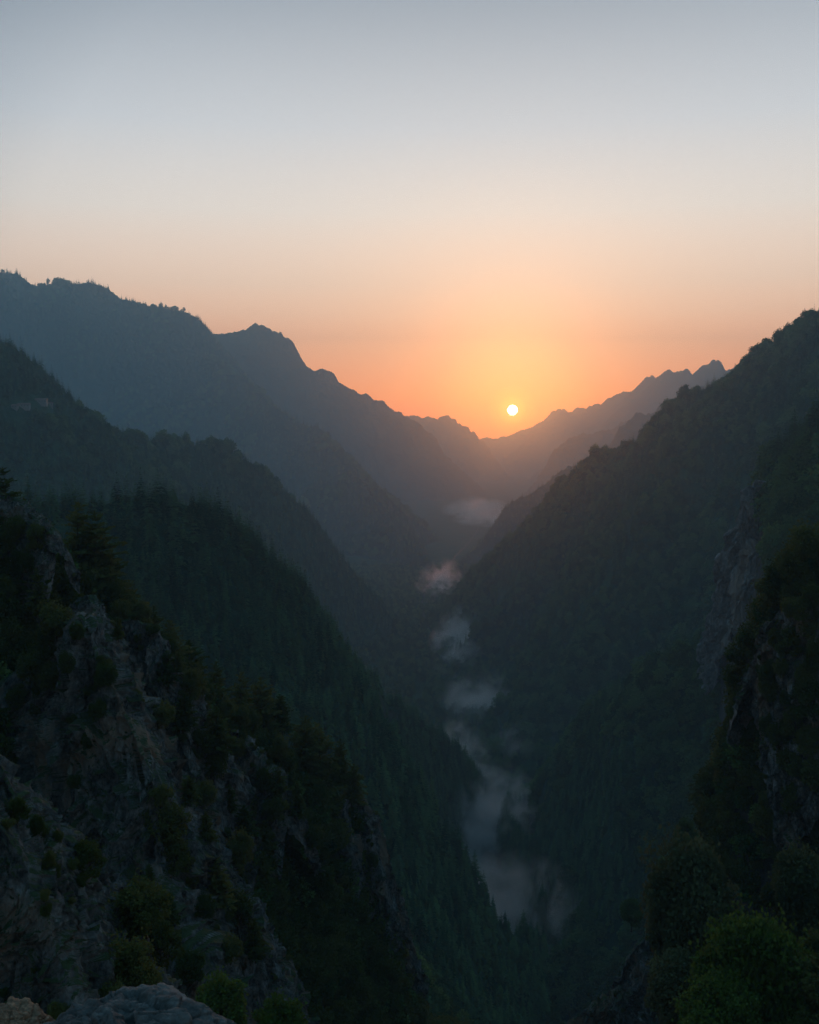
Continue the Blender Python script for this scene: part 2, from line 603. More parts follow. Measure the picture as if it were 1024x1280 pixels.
def ridge(key, *a, **k):
    RIDGES[key] = Ridge(*a, **k)


ridge('peaks', 'mountain', [(-420, 300, 6106), (-200, 322), (-60, 350), (-20, 342), (0, 337, 5964), (20, 338), (50, 353), (75, 350), (110, 350), (135, 359),
                            (160, 373), (200, 380), (235, 392, 5933), (245, 405), (252, 438, 5685), (284, 463, 5290), (320, 483, 4993),
                            (333, 501), (355, 514, 4709), (395, 536), (404, 553, 4314), (430, 580), (457, 596, 3864), (500, 650, 3484),
                            (540, 700, 3134), (565, 745, 2900)], far_prof, gully=(220, .30, 420), rough=(90, .12), lift=12, seed=11,
      grid=(560, 420), yr=(2000, 7600), mat=M_FAR, label='long blue grey mountain with a rounded summit filling the upper left', jit=30)
ridge('second', 'mountain', [(120, 440, 7039), (200, 425), (232, 413, 6792), (255, 407), (275, 417), (300, 410), (320, 405, 6669), (345, 412), (366, 421),
                             (377, 440), (385, 456), (393, 458), (404, 456), (414, 464), (419, 474), (430, 480, 6669), (460, 495),
                             (490, 510), (515, 523), (540, 546), (560, 569, 6792), (585, 591), (600, 606), (618, 628, 6916), (635, 650)],
      [(0, 0), (100, 110), (600, 620), (1500, 1300), (4000, 2600)], gully=(200, .3, 420), rough=(100, .12), lift=10, carve=0, seed=23, grid=(460, 360), yr=(4400, 9200), mat=M_FAR,
      label='hazy mountain with a steep domed crag and a small knob beside it', jit=42)
ridge('far_low', 'mountain', [(400, 545, 9056), (470, 525), (505, 518, 9056), (530, 520), (562, 521), (580, 530), (595, 541), (610, 554), (625, 575), (645, 602, 9359)],
      far_prof, gully=(250, .3, 700), rough=(150, .12), carve=0, seed=31, grid=(260, 160), yr=(7400, 11000), mat=M_FAR,
      label='small faint ridge in orange haze left of the sun', jit=50)
ridge('farthest', 'mountain', [(380, 545, 11000), (500, 531), (535, 536), (560, 543), (578, 541), (592, 549), (606, 546, 10800), (620, 551), (634, 546), (648, 539), (672, 533), (690, 536), (740, 520), (900, 492, 11100), (1150, 470)],
      far_prof, gully=(300, .3, 900), rough=(200, .12), carve=0, seed=37, grid=(260, 110), yr=(9600, 11400), mat=M_FAR,
      label='farthest mountain chain barely seen through the glow below the sun', jit=70)
ridge('far_right', 'mountain', [(1200, 400, 7067), (1060, 430), (960, 447, 6821), (912, 456, 6573), (895, 454), (880, 457), (864, 468), (850, 467), (836, 464), (825, 471),
                                (808, 474), (795, 486), (775, 492), (750, 504), (730, 511), (712, 513), (698, 512), (680, 522), (660, 531),
                                (640, 545), (625, 560), (612, 578, 12206), (603, 600)], far_prof, gully=(260, .32, 600), rough=(140, .12), carve=0, seed=43,
      grid=(460, 340), yr=(6400, 11000), mat=M_FAR, label='long jagged pale pink mountain right of the sun', jit=75)
ridge('spur', 'mountain', [(900, 495, 6633), (800, 522), (760, 534, 6532), (735, 541), (715, 549), (700, 555), (692, 566), (685, 582), (670, 602), (650, 622, 6532), (635, 640)],
      far_prof, gully=(180, .3, 450), rough=(100, .12), carve=0, seed=47, grid=(280, 240), yr=(5600, 9400), mat=M_FAR,
      label='hazy spur in front of the pale pink mountain', jit=45)
ridge('knoll', 'mountain', [(1000, 440, 4911), (900, 472), (864, 490, 4807), (842, 503), (815, 512), (797, 514), (786, 521), (776, 535), (766, 548), (758, 560), (740, 578),
                            (715, 602, 4702), (690, 630)], far_prof, gully=(150, .3, 330), rough=(80, .12), lift=8, seed=53, grid=(300, 240), yr=(3600, 6400), mat=M_FAR,
      label='craggy grey mauve hill peeping over the dark right ridge', jit=40)
ridge('toe', 'mountain', [(850, 540, 3900), (745, 572, 3600), (700, 583), (690, 589), (675, 603), (660, 611), (640, 622), (630, 634), (622, 650), (610, 663), (598, 679),
                          (585, 695, 3300), (570, 714, 3200), (555, 735)], mid_prof, gully=(110, .3, 260), rough=(60, .12), lift=8, seed=59, grid=(320, 200),
      yr=(2500, 4800), mat=M_FAR, label='mauve toe of a hill running down to the pink mist in the valley', jit=24)
ridge('main', 'mountain', [(1400, 120, 1350), (1250, 235, 1450), (1150, 305, 1540), (1060, 352, 1620), (1024, 376, 1650), (1005, 382), (985, 397), (965, 409), (945, 426), (932, 441), (925, 451), (905, 463), (880, 475),
                           (860, 484), (846, 492), (837, 515), (832, 531, 2000), (810, 541), (790, 551), (770, 557), (750, 559), (737, 571),
                           (722, 585), (700, 592, 2200), (692, 609), (670, 631), (655, 644), (635, 661), (612, 683), (595, 703), (575, 723),
                           (560, 741, 2300), (538, 760), (520, 777, 2300)], mid_prof, gully=(120, .33, 260), rough=(60, .14), lift=17, seed=61,
      grid=(600, 420), yr=(1000, 3000), mat=M_HILL, label='dark wooded mountain descending from the right edge to the valley', jit=12)
ridge('village_hill', 'hill', [(-420, 150, 1400), (-260, 270, 1480), (-150, 335, 1520), (-40, 396, 1580), (0, 413, 1600), (25, 426), (50, 449), (75, 479), (95, 499), (110, 511), (150, 534, 1800), (170, 539),
                               (200, 544), (230, 547), (260, 546, 2000), (290, 558), (320, 578), (350, 603), (375, 626), (400, 656), (420, 686),
                               (450, 721, 2150), (480, 761), (512, 805, 2080)], mid_prof, gully=(90, .28, 240), rough=(50, .14), lift=13, seed=67,
      grid=(520, 360), yr=(800, 2700), mat=M_HILL, label='wooded hill with a few houses below its crest', cat='hill', jit=9)
ridge('spruce_ridge', 'hill', [(-420, 520, 470), (-200, 575, 510), (-50, 602, 550), (60, 610, 590), (110, 607, 620), (150, 602), (190, 598, 640), (220, 600), (250, 612), (268, 621), (290, 643), (310, 659),
                               (340, 688, 720), (360, 710), (375, 736), (385, 758), (395, 782, 790), (425, 806), (470, 842, 900), (520, 880),
                               (560, 908, 1060), (600, 942), (630, 980, 1170)], [(0, 0), (12, 9), (40, 42), (120, 128), (400, 400), (1000, 850)],
      gully=(50, .3, 110), rough=(30, .16), lift=14, carve=3.2, seed=71, grid=(520, 460), yr=(300, 1500), mat=M_HILL,
      label='steep dark ridge of dense spruces on the left of the valley', cat='hill', jit=5)
ridge('cliff_ridge', 'hill', [(1500, 220, 620), (1300, 350, 660), (1150, 448, 710), (1060, 505, 770), (1024, 528, 800), (1000, 540), (985, 552), (965, 570), (948, 582), (940, 600, 850)],
      [(0, 0), (12, 6), (24, 90), (42, 200), (120, 300), (600, 600), (1500, 1000)], prof2=[(0, 0), (20, 16), (80, 80), (200, 200), (600, 600), (1500, 1300)], wall=((.362 * 860, 860), (.385 * 600, 600), 5.0, 260), gully=(30, .25, 90), rough=(26, .15), lift=4, carve=4, seed=73, grid=(300, 320),
      pxr=(760, 1600), yr=(520, 1300), mat=M_HILL, label='wooded shoulder above a pale cliff at the right edge', cat='hill', jit=3)
ridge('right_slope', 'hill', [(1400, 560, 740), (1150, 660, 800), (1000, 720, 830), (925, 760, 860), (880, 782, 880), (850, 806, 900), (800, 842, 950), (760, 873, 1000), (720, 918, 1030), (690, 968, 1060),
                              (665, 1005, 1070), (640, 1050, 1040), (625, 1090, 980)], [(0, 0), (30, 16), (90, 62), (250, 200), (600, 480), (1500, 1000)],
      gully=(60, .34, 120), rough=(34, .2), lift=10, carve=1.7, seed=79, grid=(460, 420), yr=(420, 1700), mat=M_HILL,
      label='broad wooded slope falling to the stream on the right', cat='hill', jit=4)
ridge('lower_slope', 'hill', [(100, 960, 330), (250, 1010, 400), (330, 1040, 440), (400, 1075, 480), (450, 1115, 520), (500, 1160, 560), (550, 1215, 610), (590, 1265, 660), (625, 1320, 690)],
      near_prof, gully=(40, .3, 90), rough=(26, .18), lift=9, carve=1.5, seed=83, grid=(360, 330), yr=(260, 1000), mat=M_HILL,
      label='dark wooded lower slope under the left cliffs', cat='hill', jit=3)
ridge('left_hillside', 'hillside', [(-420, 420, 120), (-200, 540, 150), (-60, 600, 165), (0, 632, 172), (60, 668, 180), (110, 700, 186), (150, 752, 192), (200, 812, 198), (250, 860, 205), (330, 905, 216), (390, 965, 226), (430, 1005, 232),
                                    (470, 1120, 236), (500, 1240, 240), (520, 1360, 244)], [(0, 0), (8, 4), (22, 26), (50, 66), (120, 150), (500, 480)],
      gully=(10, .25, 30), rough=(8, .2), lift=5, carve=4, seed=89, grid=(460, 420), yr=(60, 480), mat=M_NEAR,
      label='near left hillside of bushes between grey crags', cat='hillside', jit=1.2)
ridge('right_hillside', 'hillside', [(1500, 380, 150), (1250, 520, 175), (1100, 610, 195), (1024, 672, 205), (990, 715, 212), (962, 750, 220), (948, 810, 230), (940, 880, 240), (930, 960, 250), (915, 1040, 258), (890, 1110, 268), (840, 1185, 278),
                                     (790, 1245, 288), (740, 1300, 296), (680, 1380, 310)], [(0, 0), (4, 3), (7, 20), (12, 52), (22, 105), (60, 165), (160, 290), (500, 640)], gully=(12, .25, 36), rough=(9, .2), lift=6, carve=4, seed=97, grid=(400, 420), pxr=(520, 1560), yr=(110, 600), mat=M_NEAR,
      label='near right hillside of bushes and broken rock', cat='hillside', jit=1.5)
ridge('bush_bank', 'hillside', [(1400, 960, 80), (1200, 1060, 90), (1100, 1120, 95), (1024, 1175, 100), (960, 1225, 104), (900, 1290, 110), (840, 1370, 114), (780, 1480, 118)],
      [(0, 0), (6, 2.5), (20, 15), (60, 50), (200, 180)], gully=(5, .2, 16), rough=(5, .2), lift=3, carve=4, seed=101, grid=(220, 200), pxr=(600, 1450), yr=(55, 200), mat=M_NEAR,
      label='near bank under the big bushes in the lower right corner', cat='hillside', jit=.6)

for r_ in RIDGES.values():
    r_.build()


def ground_z(x, y, keys=None):
    x = np.atleast_1d(np.asarray(x, float)); y = np.atleast_1d(np.asarray(y, float))
    z = np.full(x.shape, FLOOR)
    for k, r in RIDGES.items():
        if keys and k not in keys: continue
        pxx = 512 + FPX * x / y
        m = (pxx > r.pxr[0]) & (pxx < r.pxr[1]) & (y > r.yr[0]) & (y < r.yr[1])
        if m.any():
            z[m] = np.maximum(z[m], r.height(x[m], y[m]))
    return z


def hit(px, py, y0, y1, keys=None, n=700):
    """where the sight line of a photo pixel meets the ground"""
    rx, rz = ray(px, py)
    Y = np.exp(np.linspace(math.log(y0), math.log(y1), n))
    g = ground_z(rx * Y, Y, keys)
    b = np.nonzero(g > rz * Y)[0]
    k = b[0] if len(b) else n - 1
    return np.array([rx * Y[k], Y[k], g[k]])


# horizon buffer for "what can the photo see"
HB_PX0, HB_DP, HB_N = -300, 3.0, 560
HB_Y = np.exp(np.linspace(math.log(50), math.log(17000), 260))
HB = np.full((HB_N, len(HB_Y)), 5000.0)
for r_ in RIDGES.values():
    qx, qy = project(r_.X, r_.Y, r_.Z)
    b = ((512 + FPX * r_.X / r_.Y - HB_PX0) / HB_DP).astype(int).ravel()
    c = np.searchsorted(HB_Y, r_.Y.ravel())
    m = (b >= 0) & (b < HB_N) & (c < len(HB_Y)) & (r_.Z.ravel() > FLOOR - 10)
    np.minimum.at(HB, (b[m], c[m]), qy.ravel()[m])
HB = np.minimum.accumulate(HB, axis=1)


def visible(x, y, ztop, slack=0):
    qx, qy = project(x, y, ztop)
    b = np.clip(((512 + FPX * x / y - HB_PX0) / HB_DP).astype(int), 0, HB_N - 1)
    c = np.clip(np.searchsorted(HB_Y, y) - 2, 0, len(HB_Y) - 1)
    return (qy < HB[b, c] + slack) & (qx > -70) & (qx < 1094) & (qy < 1400)


# valley floor: one sheet to beyond the haze
def ground_sheet():
    n = 90
    a = np.sign(np.linspace(-1, 1, n)) * np.abs(np.linspace(-1, 1, n)) ** 2.2 * 45000
    X, Y = np.meshgrid(a, a + 1500, indexing='ij')
    Z = np.full_like(X, FLOOR)
    o = link('ground', mesh_np('ground', np.stack([X, Y, Z], -1).reshape(-1, 3), grid_faces(n, n), M_HILL))
    tag(o, 'dark wooded valley floor between the mountains', 'ground', kind='structure')


ground_sheet()


def river():
    m, t, out = mat_new('pale river water')
    L = t.links.new
    b = N(t, 'ShaderNodeBsdfPrincipled')
    b.inputs['Base Color'].default_value = (.035, .04, .042, 1)
    b.inputs['Roughness'].default_value = .6
    b.inputs['Specular IOR Level'].default_value = .06
    no = N(t, 'ShaderNodeTexNoise'); no.inputs['Scale'].default_value = .35; no.inputs['Detail'].default_value = 4
    ge = N(t, 'ShaderNodeNewGeometry')
    L(ge.outputs['Position'], no.inputs['Vector'])
    bp = N(t, 'ShaderNodeBump'); bp.inputs['Distance'].default_value = .25
    L(no.outputs['Fac'], bp.inputs['Height']); L(bp.outputs[0], b.inputs['Normal'])
    L(b.outputs[0], out.inputs['Surface'])
    tang = np.gradient(RIVS, axis=0); tang /= np.linalg.norm(tang, axis=1, keepdims=True)
    nor = np.stack([-tang[:, 1], tang[:, 0]], 1)
    w = np.clip(1.2 + RIVS[:, 1] / 5000, 1.2, 2) * (1 + .35 * vnoise(_t / 35, _t * 0, seed=3))
    V = []
    for u in (-1, -.4, .4, 1):
        q = RIVS + nor * (w * u)[:, None]
        V.append(np.c_[q, np.full(len(q), FLOOR + .35)])
    V = np.stack(V, 1)
    o = link('river', mesh_np('river', V.reshape(-1, 3), grid_faces(len(RIVS), 4), m))
    tag(o, 'narrow pale river winding along the valley floor', 'river', kind='structure')


river()

# ------------------------------------------------------------------ trees
def kite(V, F, a, d, side, ln, wd, droop):
    """a small needle or leaf spray: a bent kite of two triangles"""
    m = a + d * ln * .5
    i = len(V)
    V += [a, m + side * wd, a + d * ln + Vector((0, 0, -droop)), m - side * wd]
    F += [(i, i + 1, i + 2), (i, i + 2, i + 3)]


def conifer_mesh(name, h, rad, tiers, per, sprays, seed, mat, bare=.08, ragged=.25, up=0.0, shape=.8):
    rr = random.Random(seed)
    V, F = [], []
    for k in range(tiers):
        f = (k + rr.random() * .7) / tiers
        z = h * (bare + (1 - bare) * f)
        rl = rad * (max(0, 1 - f)) ** shape + rad * .05
        n = max(3, int(per * (1 - .5 * f)))
        a0 = rr.random() * 6.28
        for j in range(n):
            a = a0 + 6.283 * j / n + rr.uniform(-.25, .25)
            ln = rl * rr.uniform(1 - ragged * 1.6, 1 + ragged * .6)
            tilt = rr.uniform(-.55, -.15) + up + f * .5
            d = Vector((math.cos(a), math.sin(a), tilt)).normalized()
            side = Vector((-math.sin(a), math.cos(a), 0))
            o = Vector((rr.uniform(-.03, .03) * h * .2, 0, z))
            if sprays <= 1:
                kite(V, F, o, d, side, ln, ln * .30, ln * .12)
            else:
                for s in range(sprays):
                    t = (s + .4) / sprays
                    c = o + d * (ln * t) - Vector((0, 0, ln * .18 * t * t))
                    for sg in (-1, 1):
                        dd = (d * .75 + side * sg * rr.uniform(.45, 1.0) + Vector((0, 0, rr.uniform(-.25, .3)))).normalized()
                        sl = ln * (.42 - .24 * t) * rr.uniform(.7, 1.3)
                        sd = Vector((rr.uniform(-1, 1), rr.uniform(-1, 1), rr.uniform(-1, 1))).cross(dd)
                        kite(V, F, c, dd, sd.normalized(), sl, sl * .27, sl * .1)
    # leader
    for j in range(3):
        kite(V, F, Vector((0, 0, h * .93)), Vector((rr.uniform(-.1, .1), rr.uniform(-.1, .1), 1)), Vector((math.cos(j * 2.1), math.sin(j * 2.1), 0)), h * .09, h * .012, 0)
    return mesh_np(name, [tuple(v) for v in V], F, mat, smooth=False)


def broad_mesh(name, h, rad, clumps, leaves, size, seed, mat, low=.2, flat=.75, cr=(.24, .44)):
    rr = random.Random(seed)
    V, F = [], []
    cs = []
    for k in range(clumps):
        while True:
            p = Vector((rr.uniform(-1, 1), rr.uniform(-1, 1), rr.uniform(-1, 1)))
            if .25 < p.length < 1: break
        zf = .5 + .5 * p.z
        wid = (1.0 - .45 * max(0, zf - .45) * 1.6)
        cs.append((Vector((p.x * rad * wid * .78, p.y * rad * wid * .78, h * (low + (1 - low) * (.10 + .80 * zf)))), rad * rr.uniform(*cr)))
    for k in range(leaves):
        c, r = cs[k % clumps]
        q = Vector((rr.gauss(0, 1), rr.gauss(0, 1), rr.gauss(0, 1))).normalized() * r * rr.uniform(.35, 1.12) ** .6
        q.z *= flat
        o = c + q
        d = (q.normalized() + Vector((rr.gauss(0, .6), rr.gauss(0, .6), rr.gauss(0, .6)))).normalized()
        sd = Vector((rr.gauss(0, 1), rr.gauss(0, 1), rr.gauss(0, 1))).cross(d).normalized()
        if k % 9 == 0:                      # shoots that break the outline
            o = c + (q + Vector((0, 0, r * .5))) * rr.uniform(1.1, 1.7)
        s = size * rr.uniform(.6, 1.4)
        kite(V, F, o, d, sd, s, s * .36, s * .15)
    return mesh_np(name, [tuple(v) for v in V], F, mat, smooth=False), cs


def tube(V, F, pts, rads, n=6):
    i0 = len(V)
    for k, (p, r) in enumerate(zip(pts, rads)):
        p = Vector(p)
        d = (Vector(pts[min(k + 1, len(pts) - 1)]) - Vector(pts[max(k - 1, 0)])).normalized()
        a = d.orthogonal().normalized(); b = d.cross(a)
        for j in range(n):
            t = 6.2832 * j / n
            V.append(p + (a * math.cos(t) + b * math.sin(t)) * r)
    for k in range(len(pts) - 1):
        for j in range(n):
            q = (j + 1) % n
            F.append((i0 + k * n + j, i0 + k * n + q, i0 + (k + 1) * n + q, i0 + (k + 1) * n + j))


def trunk_mesh(name, h, r, seed, limbs=(), mat=M_BARK):
    rr = random.Random(seed)
    V, F = [], []
    pts = [(rr.uniform(-.02, .02) * h * (k > 0), rr.uniform(-.02, .02) * h * (k > 0), -.08 * h + h * 1.0 * k / 6) for k in range(7)]
    tube(V, F, pts, [r * (1 - .13 * k) for k in range(7)])
    for c, cr in limbs:
        z0 = min(c.z * .62, h * .7)
        a = Vector((0, 0, z0)); m = (a + c) / 2 + Vector((rr.uniform(-.1, .1), rr.uniform(-.1, .1), .08 * h)) * .6
        tube(V, F, [a, m, c], [r * .45, r * .28, r * .08], 5)
    return mesh_np(name, [tuple(v) for v in V], F, mat)


# --- near kinds, height 1 m scale 1 (scaled on placing)
KINDS = {'spruce': [], 'pine': [], 'leafy': [], 'shrub': []}
for k in range(4):
    KINDS['spruce'].append((conifer_mesh('spruce_crown', 10, 2.5, 24, 10, 6, 100 + k, M_CONIFER, ragged=.35), trunk_mesh('spruce_trunk', 9.3, .17, k)))
for k in range(4):
    KINDS['pine'].append((conifer_mesh('pine_crown', 10, 3.3, 24, 10, 8, 200 + k, M_OLIVE, ragged=.45, up=.45, shape=.5), trunk_mesh('pine_trunk', 9.0, .18, 20 + k)))
for k in range(4):
    me_, cs_ = broad_mesh('leafy_crown', 10, 4.2, 60, 8000, .42, 300 + k, M_BROAD, low=.04, flat=.9, cr=(.10, .26))
    KINDS['leafy'].append((me_, trunk_mesh('leafy_trunk', 8.0, .2, 40 + k, cs_[::2])))
for k in range(3):
    me_, cs_ = broad_mesh('shrub_crown', 10, 5.2, 40, 7000, .46, 400 + k, M_OLIVE, low=.0, flat=.9, cr=(.12, .30))
    KINDS['shrub'].append((me_, trunk_mesh('shrub_stem', 6.0, .18, 60 + k, cs_[::2])))

me_, cs_ = broad_mesh('leafy_crown', 10, 4.4, 64, 9000, .42, 931, M_BRIGHT, low=.0, flat=.95, cr=(.08, .24))
KINDS['freshleafy'] = [(me_, trunk_mesh('leafy_trunk', 8, .2, 932, cs_[::2]))]

# --- forest kinds (few faces)
LO = []
for k in range(3):
    LO.append(conifer_mesh('forest_spruce', 10, 2.4, 17, 9, 1, 500 + k, M_CONIFER, ragged=.4))
for k in range(3):
    LO.append(broad_mesh('forest_leafy', 10, 4.4, 26, 760, .95, 520 + k, M_BROAD, low=.0, flat=.9, cr=(.14, .32))[0])
LO.append(broad_mesh('forest_scrub', 10, 5.5, 22, 2600, .75, 540, M_OLIVE, low=0)[0])


def scatter(key, spacing, hgt, mix, seed, slack=14, yr=None, steep=None, clump=None, vary=.28):
    """tree feet over one ridge: (x, y, z, height, kind)"""
    r = RIDGES[key]
    g = np.random.default_rng(seed)
    y0, y1 = yr or r.yr
    x0, x1 = -0.62, 0.62
    xs = (max(r.pxr[0], -60) - 512) / FPX, (min(r.pxr[1], 1084) - 512) / FPX
    # uniform over the plan trapezoid
    area = (xs[1] - xs[0]) * (y1 ** 2 - y0 ** 2) / 2
    n = int(area / spacing ** 2 * 4)
    y = np.sqrt(g.uniform(y0 ** 2, y1 ** 2, n))
    x = g.uniform(xs[0], xs[1], n) * y
    z = r.height(x, y)
    e = 2.0
    zx = r.height(x + e, y); zy = r.height(x, y + e)
    slope = np.hypot(zx - z, zy - z) / e
    ok = (z > FLOOR + 1) & (slope < (steep or 1.9)) & (g.random(n) < np.sqrt(1 + slope ** 2) / 4)
    h = hgt * np.clip(np.exp(g.normal(0, vary, n)), .45, 1.65)
    h *= 1 + .25 * fbm(x / 40, y / 40, octv=2, seed=seed)
    ok &= visible(x, y, z + h, slack)
    if clump:
        ok &= fbm(x / clump, y / clump, octv=3, seed=seed + 5) > -.25
    x, y, z, h = x[ok], y[ok], z[ok], h[ok]
    # not below another ridge's surface
    top = ground_z(x, y)
    ok = top < z + .5 * h
    x, y, z, h = x[ok], y[ok], z[ok], h[ok]
    mixn = np.clip(.5 + 1.1 * fbm(x / (spacing * 9), y / (spacing * 9), octv=3, seed=seed + 8), 0, 1)
    con = mixn < mix[0]
    kind = np.where(con, g.integers(0, 3, len(x)), g.integers(3, 6, len(x)))
    if len(mix) > 1:
        kind = np.where(~con & (g.random(len(x)) < mix[1]), 6, kind)
    return np.stack([x, y, z, h, kind], 1)


FOREST = [
    scatter('peaks', 24, 26, (.5,), 1, yr=(2300, 6600)),
    scatter('toe', 16, 15, (.5,), 2),
    scatter('main', 9.0, 16, (.40,), 3, yr=(1100, 2700), steep=3),
    scatter('village_hill', 8.5, 15, (.75,), 4, steep=3),
    scatter('spruce_ridge', 5.0, 13, (1.01,), 5, steep=2.8, vary=.42),
    scatter('cliff_ridge', 6.0, 22, (.55,), 6, steep=3.2, vary=.2),
    scatter('right_slope', 6.2, 13, (.40,), 7, steep=3),
    scatter('lower_slope', 5.6, 11, (.5,), 8),
    scatter('left_hillside', 2.6, 4.4, (.10, .75), 9, slack=25, steep=6),
    scatter('right_hillside', 2.7, 4.6, (.10, .7), 10, slack=25, steep=12),
    scatter('bush_bank', 2.0, 2.8, (.05, .7), 12, slack=25, steep=6),
]
# valley floor
def floor_trees():
    g = np.random.default_rng(77)
    y = np.sqrt(g.uniform(600 ** 2, 3200 ** 2, 60000))
    x = g.uniform(-.45, .45, len(y)) * y
    rd = river_dist(x, y)
    top = ground_z(x, y)
    h = 12 * np.exp(g.normal(0, .25, len(y)))
    ok = (rd > np.clip(1.5 + y / 1500, 1.5, 4)) & (top < FLOOR + .5) & (g.random(len(y)) < .9)
    ok &= visible(x, y, FLOOR + h, 10)
    k = g.integers(0, 6, len(y))
    return np.stack([x, y, np.full(len(y), FLOOR), h, k], 1)[ok]


FOREST.append(floor_trees())
ALL = np.concatenate(FOREST)
SRC = np.concatenate([np.full(len(f), i) for i, f in enumerate(FOREST)])
# clearings round the houses and on the side they are seen from
HOUSE_PX = [(50, 504), (30, 509), (19, 510), (63, 507)]
HOUSE_AT = [hit(a, b, 900, 2300, ('village_hill',)) for a, b in HOUSE_PX]
keep = np.ones(len(ALL), bool)
for q in HOUSE_AT:
    dx, dy = ALL[:, 0] - q[0], ALL[:, 1] - q[1]
    keep &= ~((np.abs(dx) < 15) & (dy < 9) & (dy > -26) & (SRC == 3))
ALL, SRC = ALL[keep], SRC[keep]

# the trees that show largest become things of their own
qx, qy = project(ALL[:, 0], ALL[:, 1], ALL[:, 2] + ALL[:, 3] * .6)
dist = np.linalg.norm(ALL[:, :3], axis=1)
size = ALL[:, 3] / dist * FPX
cand = (size > 3) & visible(ALL[:, 0], ALL[:, 1], ALL[:, 2] + ALL[:, 3] * .55, 0) & (qx > 8) & (qx < 1016) & (qy < 1265) & (SRC < 8)
N_OWN = 150
order = np.argsort(-np.where(cand, size, 0))[:N_OWN]
own = np.zeros(len(ALL), bool); own[order] = True
OWN = ALL[own]; OWN_SRC = SRC[own]


def plant(kind, var, loc, h, name, label, cat, group=None, rot=None, wide=1.0):
    crown, trunk = KINDS[kind][var % len(KINDS[kind])]
    t = bpy.data.objects.new(name, None)
    C.objects.link(t)
    t.location = loc
    t.rotation_euler = (random.uniform(-.05, .05), random.uniform(-.05, .05), random.uniform(0, 6.28) if rot is None else rot)
    s = h / 10.0
    t.scale = (s * wide, s * wide, s)
    tag(t, label, cat, group)
    link('crown', crown, t)
    link('trunk', trunk, t)
    return t


ZONES = {
    4: ('spruce_tree', 'dark spruce standing large in the dense wood on the steep left ridge', 'tree', 'spruces on the steep left ridge'),
    5: ('broadleaf_tree', 'dark tree growing on the wooded shoulder above the pale right cliff', 'tree', 'trees above the pale right cliff'),
    6: ('broadleaf_tree', 'rounded dark green tree on the broad slope right of the stream', 'tree', 'trees on the broad right slope'),
    7: ('broadleaf_tree', 'dark tree on the lower slope under the left cliffs', 'tree', 'trees on the lower left slope'),
    3: ('broadleaf_tree', 'dark tree on the hill with the houses', 'tree', 'trees on the hill with the houses'),
}
for (x, y, z, h, k), s_ in zip(OWN, OWN_SRC):
    nm, lb, ct, gr = ZONES.get(int(s_), ('forest_tree', 'dark tree in the far forest', 'tree', 'far forest trees'))
    if k < 3: nm, lb, gr = 'spruce_tree', lb.replace('dark tree', 'dark spruce').replace('rounded dark green tree', 'dark pointed spruce'), gr.replace('trees', 'spruces')
    plant('spruce' if k < 3 else 'leafy', int(k), (x, y, z - .03 * h), h, nm, lb, ct, gr, wide=1.0)

REST = ALL[~own]


def forest_object(name, pts, label, kinds, cat='forest'):
    sel = pts[np.isin(pts[:, 4], kinds)]
    me = bpy.data.meshes.new(name)
    me.vertices.add(len(sel))
    co = sel[:, :3].copy(); co[:, 2] -= .04 * sel[:, 3]
    me.vertices.foreach_set('co', co.astype(np.float32).ravel())
    for nm, typ, v in (('tsize', 'FLOAT', sel[:, 3] / 10), ('trot', 'FLOAT', rng.uniform(0, 6.28, len(sel))), ('twide', 'FLOAT', sel[:, 3] / 10 * rng.uniform(.8, 1.25, len(sel)))):
        a = me.attributes.new(nm, typ, 'POINT'); a.data.foreach_set('value', v.astype(np.float32))
    a = me.attributes.new('tkind', 'INT', 'POINT'); a.data.foreach_set('value', sel[:, 4].astype(np.int32))
    o = link(name, me)
    ng = bpy.data.node_groups.new(name, 'GeometryNodeTree')
    ng.interface.new_socket('Geometry', in_out='INPUT', socket_type='NodeSocketGeometry')
    ng.interface.new_socket('Geometry', in_out='OUTPUT', socket_type='NodeSocketGeometry')
    L = ng.links.new
    gi, go = N(ng, 'NodeGroupInput'), N(ng, 'NodeGroupOutput')

    def attr(nm, typ):
        n = N(ng, 'GeometryNodeInputNamedAttribute', data_type=typ)
        n.inputs['Name'].default_value = nm
        return n.outputs['Attribute']
    sz, wd, ro, kd = attr('tsize', 'FLOAT'), attr('twide', 'FLOAT'), attr('trot', 'FLOAT'), attr('tkind', 'INT')
    cs = N(ng, 'ShaderNodeCombineXYZ'); L(wd, cs.inputs[0]); L(wd, cs.inputs[1]); L(sz, cs.inputs[2])
    cr = N(ng, 'ShaderNodeCombineXYZ'); L(ro, cr.inputs[2])
    jn = N(ng, 'GeometryNodeJoinGeometry')
    for k in kinds:
        so = bpy.data.objects.new(LO[k].name, LO[k])      # source of the copies, not in the scene itself
        oi = N(ng, 'GeometryNodeObjectInfo'); oi.inputs['Object'].default_value = so
        ip = N(ng, 'GeometryNodeInstanceOnPoints')
        cmp_ = N(ng, 'FunctionNodeCompare', data_type='INT', operation='EQUAL')
        L(kd, cmp_.inputs[2]); cmp_.inputs[3].default_value = k
        L(gi.outputs[0], ip.inputs['Points']); L(cmp_.outputs[0], ip.inputs['Selection'])
        L(oi.outputs['Geometry'], ip.inputs['Instance'])
        L(cr.outputs[0], ip.inputs['Rotation']); L(cs.outputs[0], ip.inputs['Scale'])
        L(ip.outputs[0], jn.inputs[0])
    L(jn.outputs[0], go.inputs[0])
    md = o.modifiers.new('copies', 'NODES'); md.node_group = ng
    tag(o, label, cat, kind='stuff')
    return o


forest_object('conifer_forest', REST, 'dense dark spruce woods covering the slopes of the valley', (0, 1, 2))
forest_object('broadleaf_forest', REST, 'dense dark rounded woods covering the slopes of the valley', (3, 4, 5))

